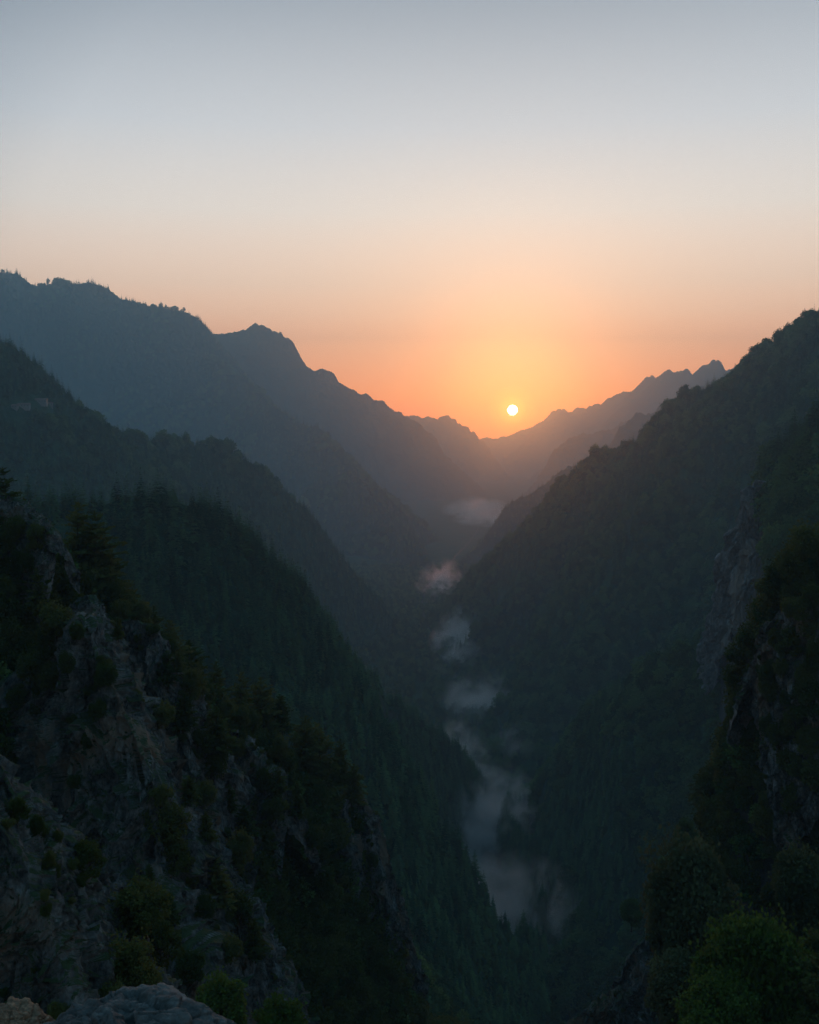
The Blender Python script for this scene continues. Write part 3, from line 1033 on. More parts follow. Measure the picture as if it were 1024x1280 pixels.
# ------------------------------------------------------------------ rocks
TUFTS, LEDGE, FACES = [], [], []


def fin(name, crest, front, back, df, db, label, cat='rock', amp=2.2, sc=9.0, seed=0, ns=300, nuu=230, nb=70, mat=M_ROCK, group=None, tuft=2.5):
    """a crag: a jagged crest with a broken cliff on the near side and a steep flank behind"""
    ys = [p[2] if len(p) > 2 else None for p in crest]
    known = [i for i, v in enumerate(ys) if v is not None]
    yf = np.interp(np.arange(len(crest)), known, [ys[i] for i in known])
    c = np.array([P(p[0], p[1], Y) for p, Y in zip(crest, yf)])
    c, t = resample(c, ns)
    u = np.concatenate([-np.linspace(1, 0, nuu, endpoint=False) ** 1.25, np.linspace(0, 1, nb) ** 1.25])
    T, U = np.meshgrid(t, u, indexing='ij')
    f = np.array(front, float); b = np.array(back, float)
    off = np.where(U[..., None] < 0, -U[..., None] * df * f, U[..., None] * db * b)
    # round the top: the first metres run outward more than down
    rnd = np.minimum(np.abs(U) * np.where(U < 0, df, db) / (amp * 1.3), 1)
    Pn = c[:, None, :] + off
    Pn[..., 2] += amp * .45 * (1 - rnd) ** 2 * -1 + amp * .2
    o0 = c.mean(0)
    Q = Pn - o0
    x, y, z = Q[..., 0] / sc, Q[..., 1] / sc, Q[..., 2] / (sc * 1.35)
    du = np.gradient(Pn, axis=0); dv = np.gradient(Pn, axis=1)
    nrm = np.cross(dv, du); nrm /= np.linalg.norm(nrm, axis=-1, keepdims=True) + 1e-9
    # broken faces: tilted blocks in three sizes over warped space, with upright fluting
    wx = x + .35 * fbm(x * 1.3, y * 1.3, z * 1.3, 3, seed); wy = y + .35 * fbm(x * 1.3 + 5, y * 1.3, z * 1.3, 3, seed + 1); wz = z + .3 * fbm(x, y + 5, z, 3, seed + 2)
    big = fbm(wx * .8, wy * .8, wz * .6, 3, seed + 3, .5, True)
    flu = fbm(wx * 2.4, wy * 2.4, wz * .9, 4, seed + 4, .55, True)
    f1, e1 = facet(wx * 1.5, wy * 1.5, wz * .9, seed + 50)
    f2, e2 = facet(wx * 4.0, wy * 4.0, wz * 2.4, seed + 60)
    f3, e3 = facet(wx * 10, wy * 10, wz * 6, seed + 70)
    crack = .30 * np.exp(-e1 / .12) + .14 * np.exp(-e2 / .16) + .04 * np.exp(-e3 / .2)
    fine = fbm(x * 16, y * 16, z * 14, 3, seed + 5, .6)
    disp = amp * (.50 * (big - .3) + .34 * (flu - .3) + .55 * f1 + .40 * f2 + .16 * f3 + .04 * fine - crack)
    edge = np.clip(.35 + np.abs(U) * 6, 0, 1)
    Pn = Pn + nrm * (disp * edge)[..., None]
    nz = np.cross(np.gradient(Pn, axis=1), np.gradient(Pn, axis=0)); nz = np.abs(nz[..., 2]) / (np.linalg.norm(nz, axis=-1) + 1e-9)
    FACES.append(Pn.reshape(-1, 3))
    ii, jj = np.nonzero((nz > .55) & (fbm(x * 1.6, y * 1.6, z * 1.6, 2, seed + 90) > -.05))
    if len(ii) and sc < 20:
        g = np.random.default_rng(seed)
        for k in g.choice(len(ii), min(len(ii), int(tuft * (df + 20) / 3)), replace=False):
            TUFTS.append((*Pn[ii[k], jj[k]], g.uniform(.5, 2.0) * sc / 9, 6))
        for k in g.choice(len(ii), min(len(ii), int(df / 7)), replace=False):
            LEDGE.append((*Pn[ii[k], jj[k]], g.uniform(1.6, 3.6) * sc / 10))
    me = mesh_np(name, (Pn - o0).reshape(-1, 3), grid_faces(ns, len(u)), mat, smooth=False)
    o = link(name, me, loc=o0)
    return tag(o, label, cat, group)


FR, BK = (-.10, -.20, -1), (.30, .55, -1)
fin('crag', [(-60, 925, 78), (-20, 940, 75), (0, 950, 72), (10, 968), (18, 985), (30, 992), (36, 1012), (52, 1028), (60, 1048), (76, 1062), (80, 1092), (98, 1128), (104, 1160),
             (122, 1190), (150, 1236, 66), (168, 1300, 64)], (-.14, -.26, -1), (.35, .5, -1), 30, 30, 'dark jagged crag at the left edge above the foreground boulder', amp=1.5, sc=5.5, seed=3)
fin('crag', [(-60, 960, 64), (-20, 1005, 62), (10, 1040), (30, 1070), (38, 1108), (46, 1120), (62, 1150), (74, 1192), (84, 1215), (98, 1250), (106, 1300, 57)],
    (-.14, -.28, -1), (.4, .5, -1), 24, 18, 'lower buttress of the left edge crag, nearest to the orange stone', amp=1.2, sc=4.5, seed=5)
fin('crag', [(-90, 900, 150), (-40, 870, 147), (10, 845, 144), (50, 812, 141), (80, 775, 138), (98, 757, 135), (112, 775, 133), (120, 800, 132), (124, 828, 130), (140, 852), (158, 885, 128), (176, 922, 126),
             (190, 962, 124), (196, 1020, 122), (199, 1085, 120), (216, 1132, 118), (238, 1176, 116), (258, 1212, 115), (285, 1300, 112)],
    FR, BK, 62, 50, 'tall grey cliff with a brownish sunlit edge on the left', amp=3.0, sc=11, seed=7, ns=420, nuu=330)
fin('crag', [(95, 800, 172), (130, 778, 168), (165, 769), (190, 776), (204, 800), (212, 822), (222, 850), (228, 885), (236, 912), (243, 955), (246, 1000), (246, 1045, 160), (240, 1120, 158)],
    (-.1, -.2, -1), (.3, .5, -1), 48, 40, 'dark rounded rock tower behind the tall grey cliff', amp=2.4, sc=10, seed=11)
fin('crag', [(188, 985, 142), (202, 976), (216, 988), (226, 1012), (246, 1036), (264, 1064), (280, 1092), (276, 1118), (292, 1128), (300, 1152), (307, 1192), (314, 1280, 132)],
    (-.1, -.2, -1), (.35, .5, -1), 36, 30, 'low stepped rock spur below the dark rock tower', amp=1.9, sc=7, seed=13)
fin('crag', [(250, 915, 196), (272, 905, 194), (300, 914, 192), (324, 938), (344, 962), (354, 990), (358, 1030, 184)],
    (-.05, -.35, -1), (.3, .5, -1), 13, 20, 'small grey outcrop among bushes on the left hillside', amp=2.0, sc=8, seed=17)
fin('crag', [(385, 1000, 228), (410, 990, 226), (430, 1003), (437, 1050), (438, 1100), (440, 1160), (440, 1230, 216)],
    (-.02, -.3, -1), (.25, .5, -1), 26, 30, 'left one of two narrow rock pillars at the end of the left hillside', amp=2.2, sc=9, seed=19)
fin('crag', [(436, 1000, 236), (447, 988, 235), (457, 1006), (464, 1050), (478, 1088), (486, 1130), (490, 1190), (494, 1250, 224)],
    (-.02, -.3, -1), (.25, .5, -1), 30, 36, 'right one of two narrow rock pillars at the end of the left hillside', amp=2.2, sc=9, seed=20)
fin('crag', [(85, 760, 160), (100, 744, 158), (118, 742), (128, 752), (128, 775), (124, 800, 154)], (-.1, -.4, -1), (.3, .5, -1), 14, 14,
    'small rock knob on top of the tall grey cliff', amp=1.2, sc=5, seed=23, ns=90, nuu=70, nb=40)
fin('crag', [(-50, 610, 168), (-10, 616), (8, 617), (24, 623), (40, 632), (58, 648), (66, 662), (70, 690, 160)], (-.05, -.3, -1), (.3, .5, -1), 16, 8,
    'pale topped rock among trees at the upper left edge', amp=1.0, sc=4.5, seed=29, ns=110, nuu=60, nb=40)
# right side
fin('cliff', [(1020, 640, 715), (985, 618, 728), (962, 598, 742), (944, 596, 748), (930, 610, 752), (925, 650), (922, 690), (919, 730), (914, 780, 756)],
    (.03, -.12, -1), (-.03, .6, -1), 190, 150, 'pale vertical cliff under the wooded shoulder at the right edge', 'cliff', amp=8, sc=30, seed=31, mat=M_CLIFF)
fin('crag', [(1040, 735, 186), (1010, 738, 188), (985, 750, 192), (968, 765), (958, 785), (948, 812), (943, 840), (938, 890, 205)], (.1, -.3, -1), (-.1, .5, -1), 40, 20,
    'dark rock face under olive bushes at the right edge', amp=2.2, sc=8, seed=37)
fin('crag', [(985, 915, 205), (955, 925, 208), (935, 945), (924, 975), (917, 1010), (908, 1050), (902, 1090, 222)], (.1, -.3, -1), (-.1, .5, -1), 22, 24,
    'grey ribbed rock face half way down the right hillside', amp=2.2, sc=8, seed=41)
fin('crag', [(840, 1140, 262), (815, 1165, 264), (800, 1178), (795, 1200), (785, 1222), (765, 1240), (735, 1258), (712, 1276), (690, 1300, 276)], (.1, -.45, -1), (-.3, .5, -1), 34, 28,
    'broken grey rocks at the bottom right below the big bushes', amp=2.2, sc=7, seed=43)


forest_object('undergrowth', np.concatenate([REST, np.array(TUFTS)]), 'low olive scrub between the rocks of the near hillsides', (6,), 'undergrowth')


def on_rock(px, py):
    """nearest point of a crag on the sight line of a photo pixel"""
    best = None
    for f in FACES:
        qx, qy = project(f[:, 0], f[:, 1], f[:, 2])
        m = np.nonzero((np.abs(qx - px) < 4) & (np.abs(qy - py) < 4))[0]
        if len(m):
            k = m[np.argmin(f[m, 1])]
            if best is None or f[k, 1] < best[1]: best = f[k]
    return best


for k, (px, py, h, kd) in enumerate(((212, 1045, 5.5, 'shrub'), (223, 1085, 5.5, 'shrub'), (204, 1010, 3.5, 'shrub'), (242, 1105, 4, 'shrub'), (60, 858, 4.5, 'shrub'), (20, 878, 5, 'shrub'), (88, 838, 3.5, 'shrub'),
                         (24, 1022, 2, 'shrub'), (44, 1040, 1.6, 'shrub'), (160, 1225, 4, 'shrub'), (205, 1200, 4.5, 'shrub'), (240, 1222, 5, 'shrub'), (292, 1200, 4, 'shrub'), (255, 1140, 3.5, 'shrub'),
                         (345, 1020, 5, 'shrub'), (300, 945, 4, 'shrub'), (328, 985, 4.5, 'shrub'), (180, 1250, 4, 'shrub'), (145, 1262, 3, 'shrub'), (420, 1040, 4, 'shrub'), (470, 1080, 4, 'shrub'),
                         (20, 668, 5, 'shrub'), (45, 680, 5, 'shrub'), (8, 690, 5, 'shrub'), (32, 712, 5, 'shrub'),
                         (988, 815, 6, 'shrub'), (1003, 865, 7, 'shrub'), (962, 872, 6, 'shrub'), (990, 915, 7, 'shrub'), (1012, 800, 6, 'shrub'), (972, 840, 5, 'shrub'), (1008, 935, 7, 'shrub'), (955, 915, 6, 'shrub'),
                         (262, 905, 6, 'pine'), (250, 940, 6, 'shrub'), (268, 965, 6, 'shrub'), (290, 890, 5, 'pine'), (240, 870, 5, 'shrub'), (225, 835, 4, 'pine'), (255, 1000, 6, 'shrub'), (262, 1045, 6, 'pine'), (300, 1080, 6, 'shrub'),
                         (310, 1040, 6, 'pine'), (365, 975, 5, 'pine'), (395, 1060, 6, 'shrub'), (405, 1110, 6, 'shrub'), (330, 1110, 7, 'pine'), (300, 1150, 6, 'shrub'), (320, 1190, 7, 'pine'), (350, 1140, 7, 'shrub'), (150, 800, 4, 'pine'), (138, 850, 4, 'shrub'),
                         (170, 880, 3, 'shrub'), (120, 900, 3, 'shrub'), (30, 800, 6, 'pine'), (60, 815, 5, 'shrub'), (8, 830, 6, 'pine'), (40, 850, 5, 'shrub'), (110, 1090, 3, 'shrub'), (190, 1120, 4, 'pine'), (175, 1160, 4, 'shrub'), (215, 1150, 5, 'pine'),
                         (1008, 725, 6, 'shrub'), (985, 765, 6, 'shrub'), (1017, 835, 6, 'shrub'), (966, 805, 5, 'shrub'), (982, 880, 6, 'shrub'), (1014, 895, 7, 'shrub'), (970, 930, 6, 'shrub'), (1000, 965, 7, 'shrub'), (1018, 760, 6, 'shrub'), (958, 850, 5, 'shrub'), (1020, 985, 7, 'shrub'),
                         (212, 845, 6, 'pine'), (235, 905, 6, 'pine'), (200, 905, 5, 'shrub'), (250, 860, 7, 'pine'), (275, 930, 7, 'pine'), (290, 1010, 7, 'pine'), (335, 1060, 7, 'pine'), (375, 1020, 7, 'pine'), (350, 985, 6, 'pine'), (232, 1000, 5, 'pine'), (275, 1130, 6, 'pine'),
                         (15, 745, 7, 'pine'), (50, 760, 7, 'pine'), (70, 790, 5, 'shrub'), (100, 800, 3, 'shrub'),
                         (1000, 770, 5, 'shrub'), (978, 960, 6, 'shrub'), (955, 1010, 6, 'shrub'), (990, 1010, 7, 'shrub'))):
    q = on_rock(px, py)
    if q is not None:
        plant(kd, k, (q[0], q[1], q[2] - .15 * h), h * random.uniform(.8, 1.2), 'pine_tree' if kd == 'pine' else 'bush', 'small pine clinging to a crag face' if kd == 'pine' else 'olive bush clinging to a crag face', 'tree' if kd == 'pine' else 'bush', 'pines clinging to the crag faces' if kd == 'pine' else 'bushes clinging to the crag faces', wide=random.uniform(.75, 1.25))
for px, py, Y, h, lb in ((275, 1212, 104, 9, 'bright green leafy tree low beside the foreground boulder'), (345, 1240, 100, 9, 'bright green leafy tree cut by the bottom edge, right of the other')):
    p = P(px, py, Y)
    plant('freshleafy', 0, (p[0], p[1], p[2] - h), h, 'leafy_tree', lb, 'tree', wide=1.0)
for x, y, z, h in LEDGE:
    plant('shrub', random.randrange(3), (x, y, z - .12 * h), h, 'bush', 'small bush rooted on a ledge of the bare crags', 'bush', 'bushes rooted on rock ledges', wide=random.uniform(.7, 1.1))


def boulder(name, loc, size, mat, label, seed, cat, amp=.16, flat=.3):
    n = 230
    th = np.linspace(0, math.pi, n); ph = np.linspace(0, 2 * math.pi, n * 2)
    TH, PH = np.meshgrid(th, ph, indexing='ij')
    d = np.stack([np.sin(TH) * np.cos(PH), np.sin(TH) * np.sin(PH), np.cos(TH)], -1)
    q = d * 1.9
    x, y, z = q[..., 0], q[..., 1], q[..., 2]
    wx = x + .3 * fbm(x, y, z, 3, seed)
    f1, e1 = facet(wx * 1.3, y * 1.3, z * 2.2 + .5 * x, seed + 7)
    f2, e2 = facet(wx * 3.6, y * 3.6, z * 6.5 + 1.5 * x, seed + 8)
    f3, e3 = facet(wx * 10, y * 10, z * 15 + 4 * x, seed + 9)
    r = 1 + amp * (.5 * (fbm(wx, y, z, 3, seed, .55, True) - .3) + .50 * f1 + .14 * f2 + .05 * f3 + .03 * fbm(x * 22, y * 22, z * 26, 2, seed + 4)
                   - .22 * np.exp(-e1 / .1) - .10 * np.exp(-e2 / .14))
    p = d * r[..., None]
    p[..., 2] = np.sign(p[..., 2]) * np.abs(p[..., 2]) ** (1 - flat * .3)
    p = p * np.array(size)
    me = mesh_np(name, p.reshape(-1, 3), grid_faces(n, n * 2), mat)
    o = link(name, me, loc=loc)
    return tag(o, label, cat)


b0 = P(168, 1290, 9.0)
boulder('boulder', (b0[0], b0[1], b0[2] - .46), (1.1, .85, .72), M_STONE, 'rough bluish grey boulder at the bottom left corner of the view', 51, 'boulder', amp=.22)
b1 = P(18, 1285, 9.6)
boulder('stone', (b1[0], b1[1], b1[2] - .10), (.36, .34, .32), M_ORANGE, 'small orange brown stone beside the grey boulder', 57, 'stone', amp=.25)


def ledge():
    n = 120
    X, Y = np.meshgrid(np.linspace(-9, 5, n), np.linspace(-4, 13, n), indexing='ij')
    Z = -7.2 - 1.1 * np.maximum(0, Y - 9.4) - .2 * np.maximum(0, np.abs(X + 2) - 4) ** 1.5 + .35 * fbm(X / 2, Y / 2, octv=5, seed=91, ridged=True)
    o = link('rock_ledge', mesh_np('rock_ledge', np.stack([X, Y, Z], -1).reshape(-1, 3), grid_faces(n, n), M_ROCK))
    tag(o, 'rocky ledge carrying the grey boulder', 'ledge', kind='structure')


ledge()
# pale rocks by the river
for k, (px, py) in enumerate(((603, 1212), (611, 1214), (621, 1228), (589, 1232))):
    q = floor_pt(px, py + 6)
    boulder('river_rock', (q[0], q[1], FLOOR + 11), (1.6, 1.6, 1.6), M_STONE, ['pale rock on the valley floor left of its neighbour below the lowest mist', 'pale rock on the valley floor right of its neighbour below the lowest mist',
            'lowest pale rock near the lone spruce in the mist', 'small pale rock left of the river below the lowest mist'][k], 61 + k, 'rock') if False else None

# ------------------------------------------------------------------ hand placed trees and bushes of the near hillsides
def at_ground(px, py, y0, y1, keys):
    return hit(px, py, y0, y1, keys)


def near_tree(px, pytop, Y, h, kind, name, label, cat='tree', group=None, wide=1.0, keys=None, sink=.04):
    """a tree whose tip stands at a photo pixel, its foot on the ground below"""
    q = hit(px, pytop + .92 * h * FPX / Y, Y * .62, Y * 1.5, keys)
    if abs(q[1] / Y - 1) < .38:
        return plant(kind, random.randrange(4), (q[0], q[1], q[2] - sink * h), h * min(max(q[1] / Y, .8), 1.2), name, label, cat, group, wide=wide)
    p = P(px, pytop, Y)
    g = ground_z([p[0]], [p[1]], keys)[0]
    foot = g if g > p[2] - h * 1.8 and g < p[2] - h * .4 else p[2] - h
    hh = p[2] - foot
    return plant(kind, random.randrange(4), (p[0], p[1], foot - sink * hh), hh * (1 + sink), name, label, cat, group, wide=wide)


PINES = [(6, 585, 168, 10), (95, 628, 182, 13), (118, 640, 184, 12), (140, 690, 188, 10), (62, 655, 176, 10), (28, 640, 170, 9), (165, 725, 192, 10), (190, 758, 195, 9),
         (215, 775, 198, 9), (240, 800, 202, 8.5), (268, 828, 206, 8), (300, 842, 212, 9), (330, 846, 216, 10), (352, 868, 219, 9), (378, 895, 222, 10), (400, 905, 226, 11),
         (424, 925, 229, 11), (440, 955, 231, 10), (80, 690, 170, 9), (40, 690, 160, 9), (10, 700, 155, 9), (120, 705, 178, 8)]
ORD = ['%d%s' % (k, {1: 'st', 2: 'nd', 3: 'rd'}.get(k if k < 20 else k % 10, 'th')) for k in range(1, 80)]
PINES.sort()
for k, (px, py, Y, h) in enumerate(PINES):
    near_tree(px, py, Y, h, 'pine', 'pine_tree', 'olive pine on the crest of the near left hillside, ' + ORD[k] + ' from the left', 'tree', 'pines along the crest of the near left hillside', wide=random.uniform(.85, 1.15))
SHR = [(30, 715, 150, 5), (60, 705, 152, 5.5), (85, 735, 146, 4.5), (15, 745, 140, 5), (110, 720, 165, 5), (150, 745, 175, 5), (175, 752, 180, 5), (225, 815, 188, 5),
       (255, 850, 190, 5), (285, 875, 196, 5), (315, 885, 200, 5), (350, 920, 205, 5.5), (270, 960, 175, 6), (300, 1000, 175, 7), (260, 1010, 165, 6), (330, 1040, 180, 7),
       (290, 1070, 165, 6), (340, 1095, 180, 7), (375, 1010, 205, 6), (395, 960, 214, 6),
       (5, 655, 158, 6), (30, 668, 158, 6), (52, 690, 155, 6), (20, 690, 150, 6), (75, 705, 150, 5.5), (0, 720, 146, 6), (38, 735, 144, 6), (62, 755, 142, 5), (10, 770, 143, 6), (35, 785, 142, 5), (55, 788, 140.5, 4), (20, 815, 143, 4.5),
       (140, 720, 180, 6), (160, 742, 182, 6), (205, 790, 190, 6), (235, 830, 185, 6), (245, 880, 180, 6), (300, 880, 190, 5), (320, 915, 180, 6), (250, 925, 175, 6), (270, 1040, 160, 6), (300, 1100, 160, 7), (330, 1140, 165, 7), (365, 1060, 180, 7),
       (385, 1120, 190, 8), (350, 1180, 170, 8), (400, 1180, 200, 8), (440, 1210, 205, 8), (310, 1150, 150, 6), (380, 1230, 160, 8), (460, 1250, 200, 9), (420, 1250, 180, 8)]
for k, (px, py, Y, h) in enumerate(SHR):
    near_tree(px, py, Y, h, 'shrub', 'bush', 'olive bush among the crags of the near left hillside', 'bush', 'bushes among the left crags', wide=random.uniform(.8, 1.1))
near_tree(215, 1010, 130, 7.5, 'shrub', 'bush', 'dark bush wedged between the tall grey cliff and the stepped rock spur', 'bush', wide=.55)
near_tree(30, 1003, 71, 1.8, 'shrub', 'bush', 'small tuft of bush on the crest of the left edge crag', 'bush', wide=1.0)
near_tree(325, 1170, 150, 9, 'spruce', 'spruce_tree', 'dark spruce between and behind the two bright green leafy trees', 'tree')
RP = [(1018, 648, 203, 9, 'shrub'), (1000, 668, 206, 8, 'shrub'), (985, 690, 210, 8, 'shrub'), (970, 712, 214, 8, 'shrub'), (955, 742, 220, 7, 'shrub'), (1010, 700, 190, 8, 'shrub'), (948, 790, 230, 8, 'shrub'), (990, 800, 200, 9, 'shrub'),
      (944, 850, 238, 8, 'shrub'), (940, 900, 240, 8, 'shrub'), (970, 860, 220, 9, 'shrub'), (1005, 850, 200, 9, 'shrub'), (920, 950, 250, 9, 'pine'), (900, 990, 256, 10, 'pine'), (880, 960, 280, 12, 'pine'), (960, 1000, 215, 9, 'shrub'), (1000, 980, 200, 9, 'shrub'),
      (860, 1020, 285, 12, 'leafy'), (830, 1070, 290, 11, 'leafy'), (790, 1120, 300, 11, 'leafy'), (985, 1060, 180, 9, 'shrub'), (1015, 1080, 160, 9, 'shrub')]
RP.sort(key=lambda q: (q[4], q[1]))
for k, (px, py, Y, h, kd) in enumerate(RP):
    nth = ORD[[q for q in RP if q[4] == kd].index((px, py, Y, h, kd))]
    near_tree(px, py, Y, h, kd, {'shrub': 'bush', 'pine': 'pine_tree', 'leafy': 'leafy_tree'}[kd],
              {'shrub': 'olive bush on the steep near right hillside, %s from the top' % nth, 'pine': 'dark pine on the near right hillside, %s from the top' % nth, 'leafy': 'dark leafy tree at the foot of the near right hillside, %s from the top' % nth}[kd],
              'bush' if kd == 'shrub' else 'tree', {'shrub': 'bushes on the near right hillside', 'pine': 'pines on the near right hillside', 'leafy': 'leafy trees at the foot of the right hillside'}[kd], wide=random.uniform(.85, 1.15))

# two big bushes in the lower right corner
me_, cs_ = broad_mesh('bush_crown', 10, 6.2, 90, 22000, .42, 901, M_GREYLEAF, low=.0, flat=.9, cr=(.10, .26))
KINDS['greybush'] = [(me_, trunk_mesh('bush_stem', 6, .2, 902, cs_[::2]))]
me_, cs_ = broad_mesh('bush_crown', 10, 7.4, 95, 26000, .42, 911, M_BRIGHT, low=.0, flat=.8, cr=(.09, .24))
KINDS['greenbush'] = [(me_, trunk_mesh('bush_stem', 6, .2, 912, cs_[::2]))]
me_, cs_ = broad_mesh('leafy_crown', 10, 4.6, 70, 10000, .42, 921, M_BRIGHT, low=.0, flat=.95, cr=(.08, .24))
KINDS['brightleafy'] = [(me_, trunk_mesh('leafy_trunk', 8, .2, 922, cs_[::2]))]
p = P(875, 1052, 128); plant('greybush', 0, (p[0], p[1], p[2] - 21), 21.5, 'bush', 'large grey green bush beside a bare dead tree at lower right', 'bush', wide=.62)
p = P(945, 1130, 98); plant('greenbush', 0, (p[0], p[1], p[2] - 15), 15.5, 'bush', 'large fresh green bush in the lower right corner', 'bush', wide=.62)

for px, py, Y, h, kd, lb, wd in ((1003, 1062, 128, 14, 'greybush', 'grey green bush at the right edge above the fresh green bush', .7), (905, 1225, 92, 9, 'greenbush', 'lower fresh green bush cut by the bottom edge near the right corner', .8),
                             (850, 1190, 118, 10, 'greybush', 'low grey green bush above the broken grey rocks', .8)):
    p = P(px, py, Y); plant(kd, 0, (p[0], p[1], p[2] - h), h * 1.03, 'bush' if 'bush' in kd else 'leafy_tree', lb, 'bush' if 'bush' in kd else 'tree', wide=wd)


# bare dead tree
def dead_tree(px, py, Y, h):
    rr = random.Random(5)
    p = P(px, py, Y)
    t = bpy.data.objects.new('dead_tree', None); C.objects.link(t)
    t.location = (p[0], p[1], p[2] - h)
    tag(t, 'bare dead tree with pale branches left of the grey green bush', 'tree')
    V, F = [], []
    tube(V, F, [(0, 0, -1), (.1, 0, h * .2), (-.1, .1, h * .45), (0, .1, h * .6)], [.16, .14, .11, .08])
    link('trunk', mesh_np('dead_trunk', [tuple(v) for v in V], F, M_DEADWOOD), t)
    V, F = [], []

    def grow(a, d, ln, r, lv):
        m = a + d * ln * .5 + Vector((rr.uniform(-1, 1), rr.uniform(-1, 1), rr.uniform(-.3, .6))) * ln * .08
        e = a + d * ln
        tube(V, F, [a, m, e], [r, r * .75, r * .5], 4)
        if lv:
            for k in range(3):
                dd = (d + Vector((rr.uniform(-.9, .9), rr.uniform(-.9, .9), rr.uniform(-.3, .6)))).normalized()
                grow(m.lerp(e, rr.random()), dd, ln * .62, r * .5, lv - 1)
    for k in range(6):
        a = k * 1.05
        grow(Vector((0, .05, h * (.35 + .05 * k))), Vector((math.cos(a) * .8, math.sin(a) * .8, .75)).normalized(), h * .3, .07, 3)
    link('branches', mesh_np('dead_branches', [tuple(v) for v in V], F, M_DEADWOOD), t)


dead_tree(833, 1078, 132, 6)

# lone spruces standing in the lowest mist
for px, py, Y, h, lb in ((618, 1163, 800, 34, 'lone tall spruce dark against the lowest mist bank'), (650, 1180, 790, 26, 'second spruce in the lowest mist bank, right of the tall one'),
                         (577, 803, 1900, 28, 'spruce group tip in front of the upright mist wisp'), (570, 806, 1900, 26, 'smaller spruce left of the one in front of the upright mist wisp')):
    near_tree(px, py, Y, h, 'spruce', 'spruce_tree', lb, 'tree', wide=.8)

# ------------------------------------------------------------------ houses on the left hill
M_WALL = mat_plain('pale plaster', (.26, .245, .235))
M_ROOF = mat_plain('red brown tiles', (.22, .10, .075), var=.4, scale=.6)
M_GLASS = mat_plain('dark window glass', (.03, .035, .04), rough=.15)


def box(V, F, x0, x1, y0, y1, z0, z1):
    i = len(V)
    V += [(x0, y0, z0), (x1, y0, z0), (x1, y1, z0), (x0, y1, z0), (x0, y0, z1), (x1, y0, z1), (x1, y1, z1), (x0, y1, z1)]
    F += [(i, i + 3, i + 2, i + 1), (i + 4, i + 5, i + 6, i + 7), (i, i + 1, i + 5, i + 4), (i + 1, i + 2, i + 6, i + 5), (i + 2, i + 3, i + 7, i + 6), (i + 3, i, i + 4, i + 7)]


def house(px, py, y0, y1, w, d, h, rz, label, keys):
    q = hit(px, py, y0, y1, keys)
    t = bpy.data.objects.new('house', None); C.objects.link(t)
    t.location = q; t.rotation_euler = (0, 0, rz)
    tag(t, label, 'house', 'white houses of the valley')
    V, F = [], []
    box(V, F, -w / 2, w / 2, -d / 2, d / 2, -6, h)
    link('wall', mesh_np('wall', V, F, M_WALL, False), t)
    V = []
    e, rh = .8, d * .32
    for x in (-w / 2 - e, w / 2 + e):
        V += [(x, -d / 2 - e, h - .1), (x, 0, h + rh), (x, d / 2 + e, h - .1), (x, 0, h - .09)]
    F = [(0, 4, 5, 1), (1, 5, 6, 2), (2, 6, 7, 3), (3, 7, 4, 0), (0, 1, 2, 3), (4, 7, 6, 5)]
    link('roof', mesh_np('roof', V, F, M_ROOF, False), t)
    n = max(2, int(w / 4))
    for k in range(n):
        x = -w / 2 + (k + .5) * w / n
        V, F = [], []
        box(V, F, x - .6, x + .6, -d / 2 - .06, -d / 2 + .1, h * .4, h * .75)
        link('window', mesh_np('window', V, F, M_GLASS, False), t)


VK = ('village_hill',)
house(50, 504, 900, 2300, 22, 9, 4.2, .15, 'brightest long white house, highest of those on the left hill', VK)
house(30, 509, 900, 2300, 18, 8, 3.6, .05, 'middle white house of the row on the left hill', VK)
house(19, 510, 900, 2300, 9, 7, 3.4, -.1, 'small white house at the left end of the row on the left hill', VK)
house(63, 507, 900, 2300, 8, 6, 3.2, .3, 'small house just right of the brightest white one on the left hill', VK)

# ------------------------------------------------------------------ the sun itself
ms, t, out = mat_new('glowing sun')
em = N(t, 'ShaderNodeEmission'); em.inputs['Color'].default_value = (1, .84, .48, 1); em.inputs['Strength'].default_value = 22
t.links.new(em.outputs[0], out.inputs['Surface'])
try:
    ms.cycles.emission_sampling = 'NONE'
except Exception:
    pass
bpy.ops.mesh.primitive_uv_sphere_add(segments=48, ring_count=24, radius=60000 * 6.4 / FPX, location=GLOW_DIR * 60000)
so = bpy.context.object
so.name = 'sun'; so.data.materials.append(ms)
for p_ in so.data.polygons: p_.use_smooth = True
tag(so, 'small bright yellow white sun low over the valley', 'sun', kind='structure')

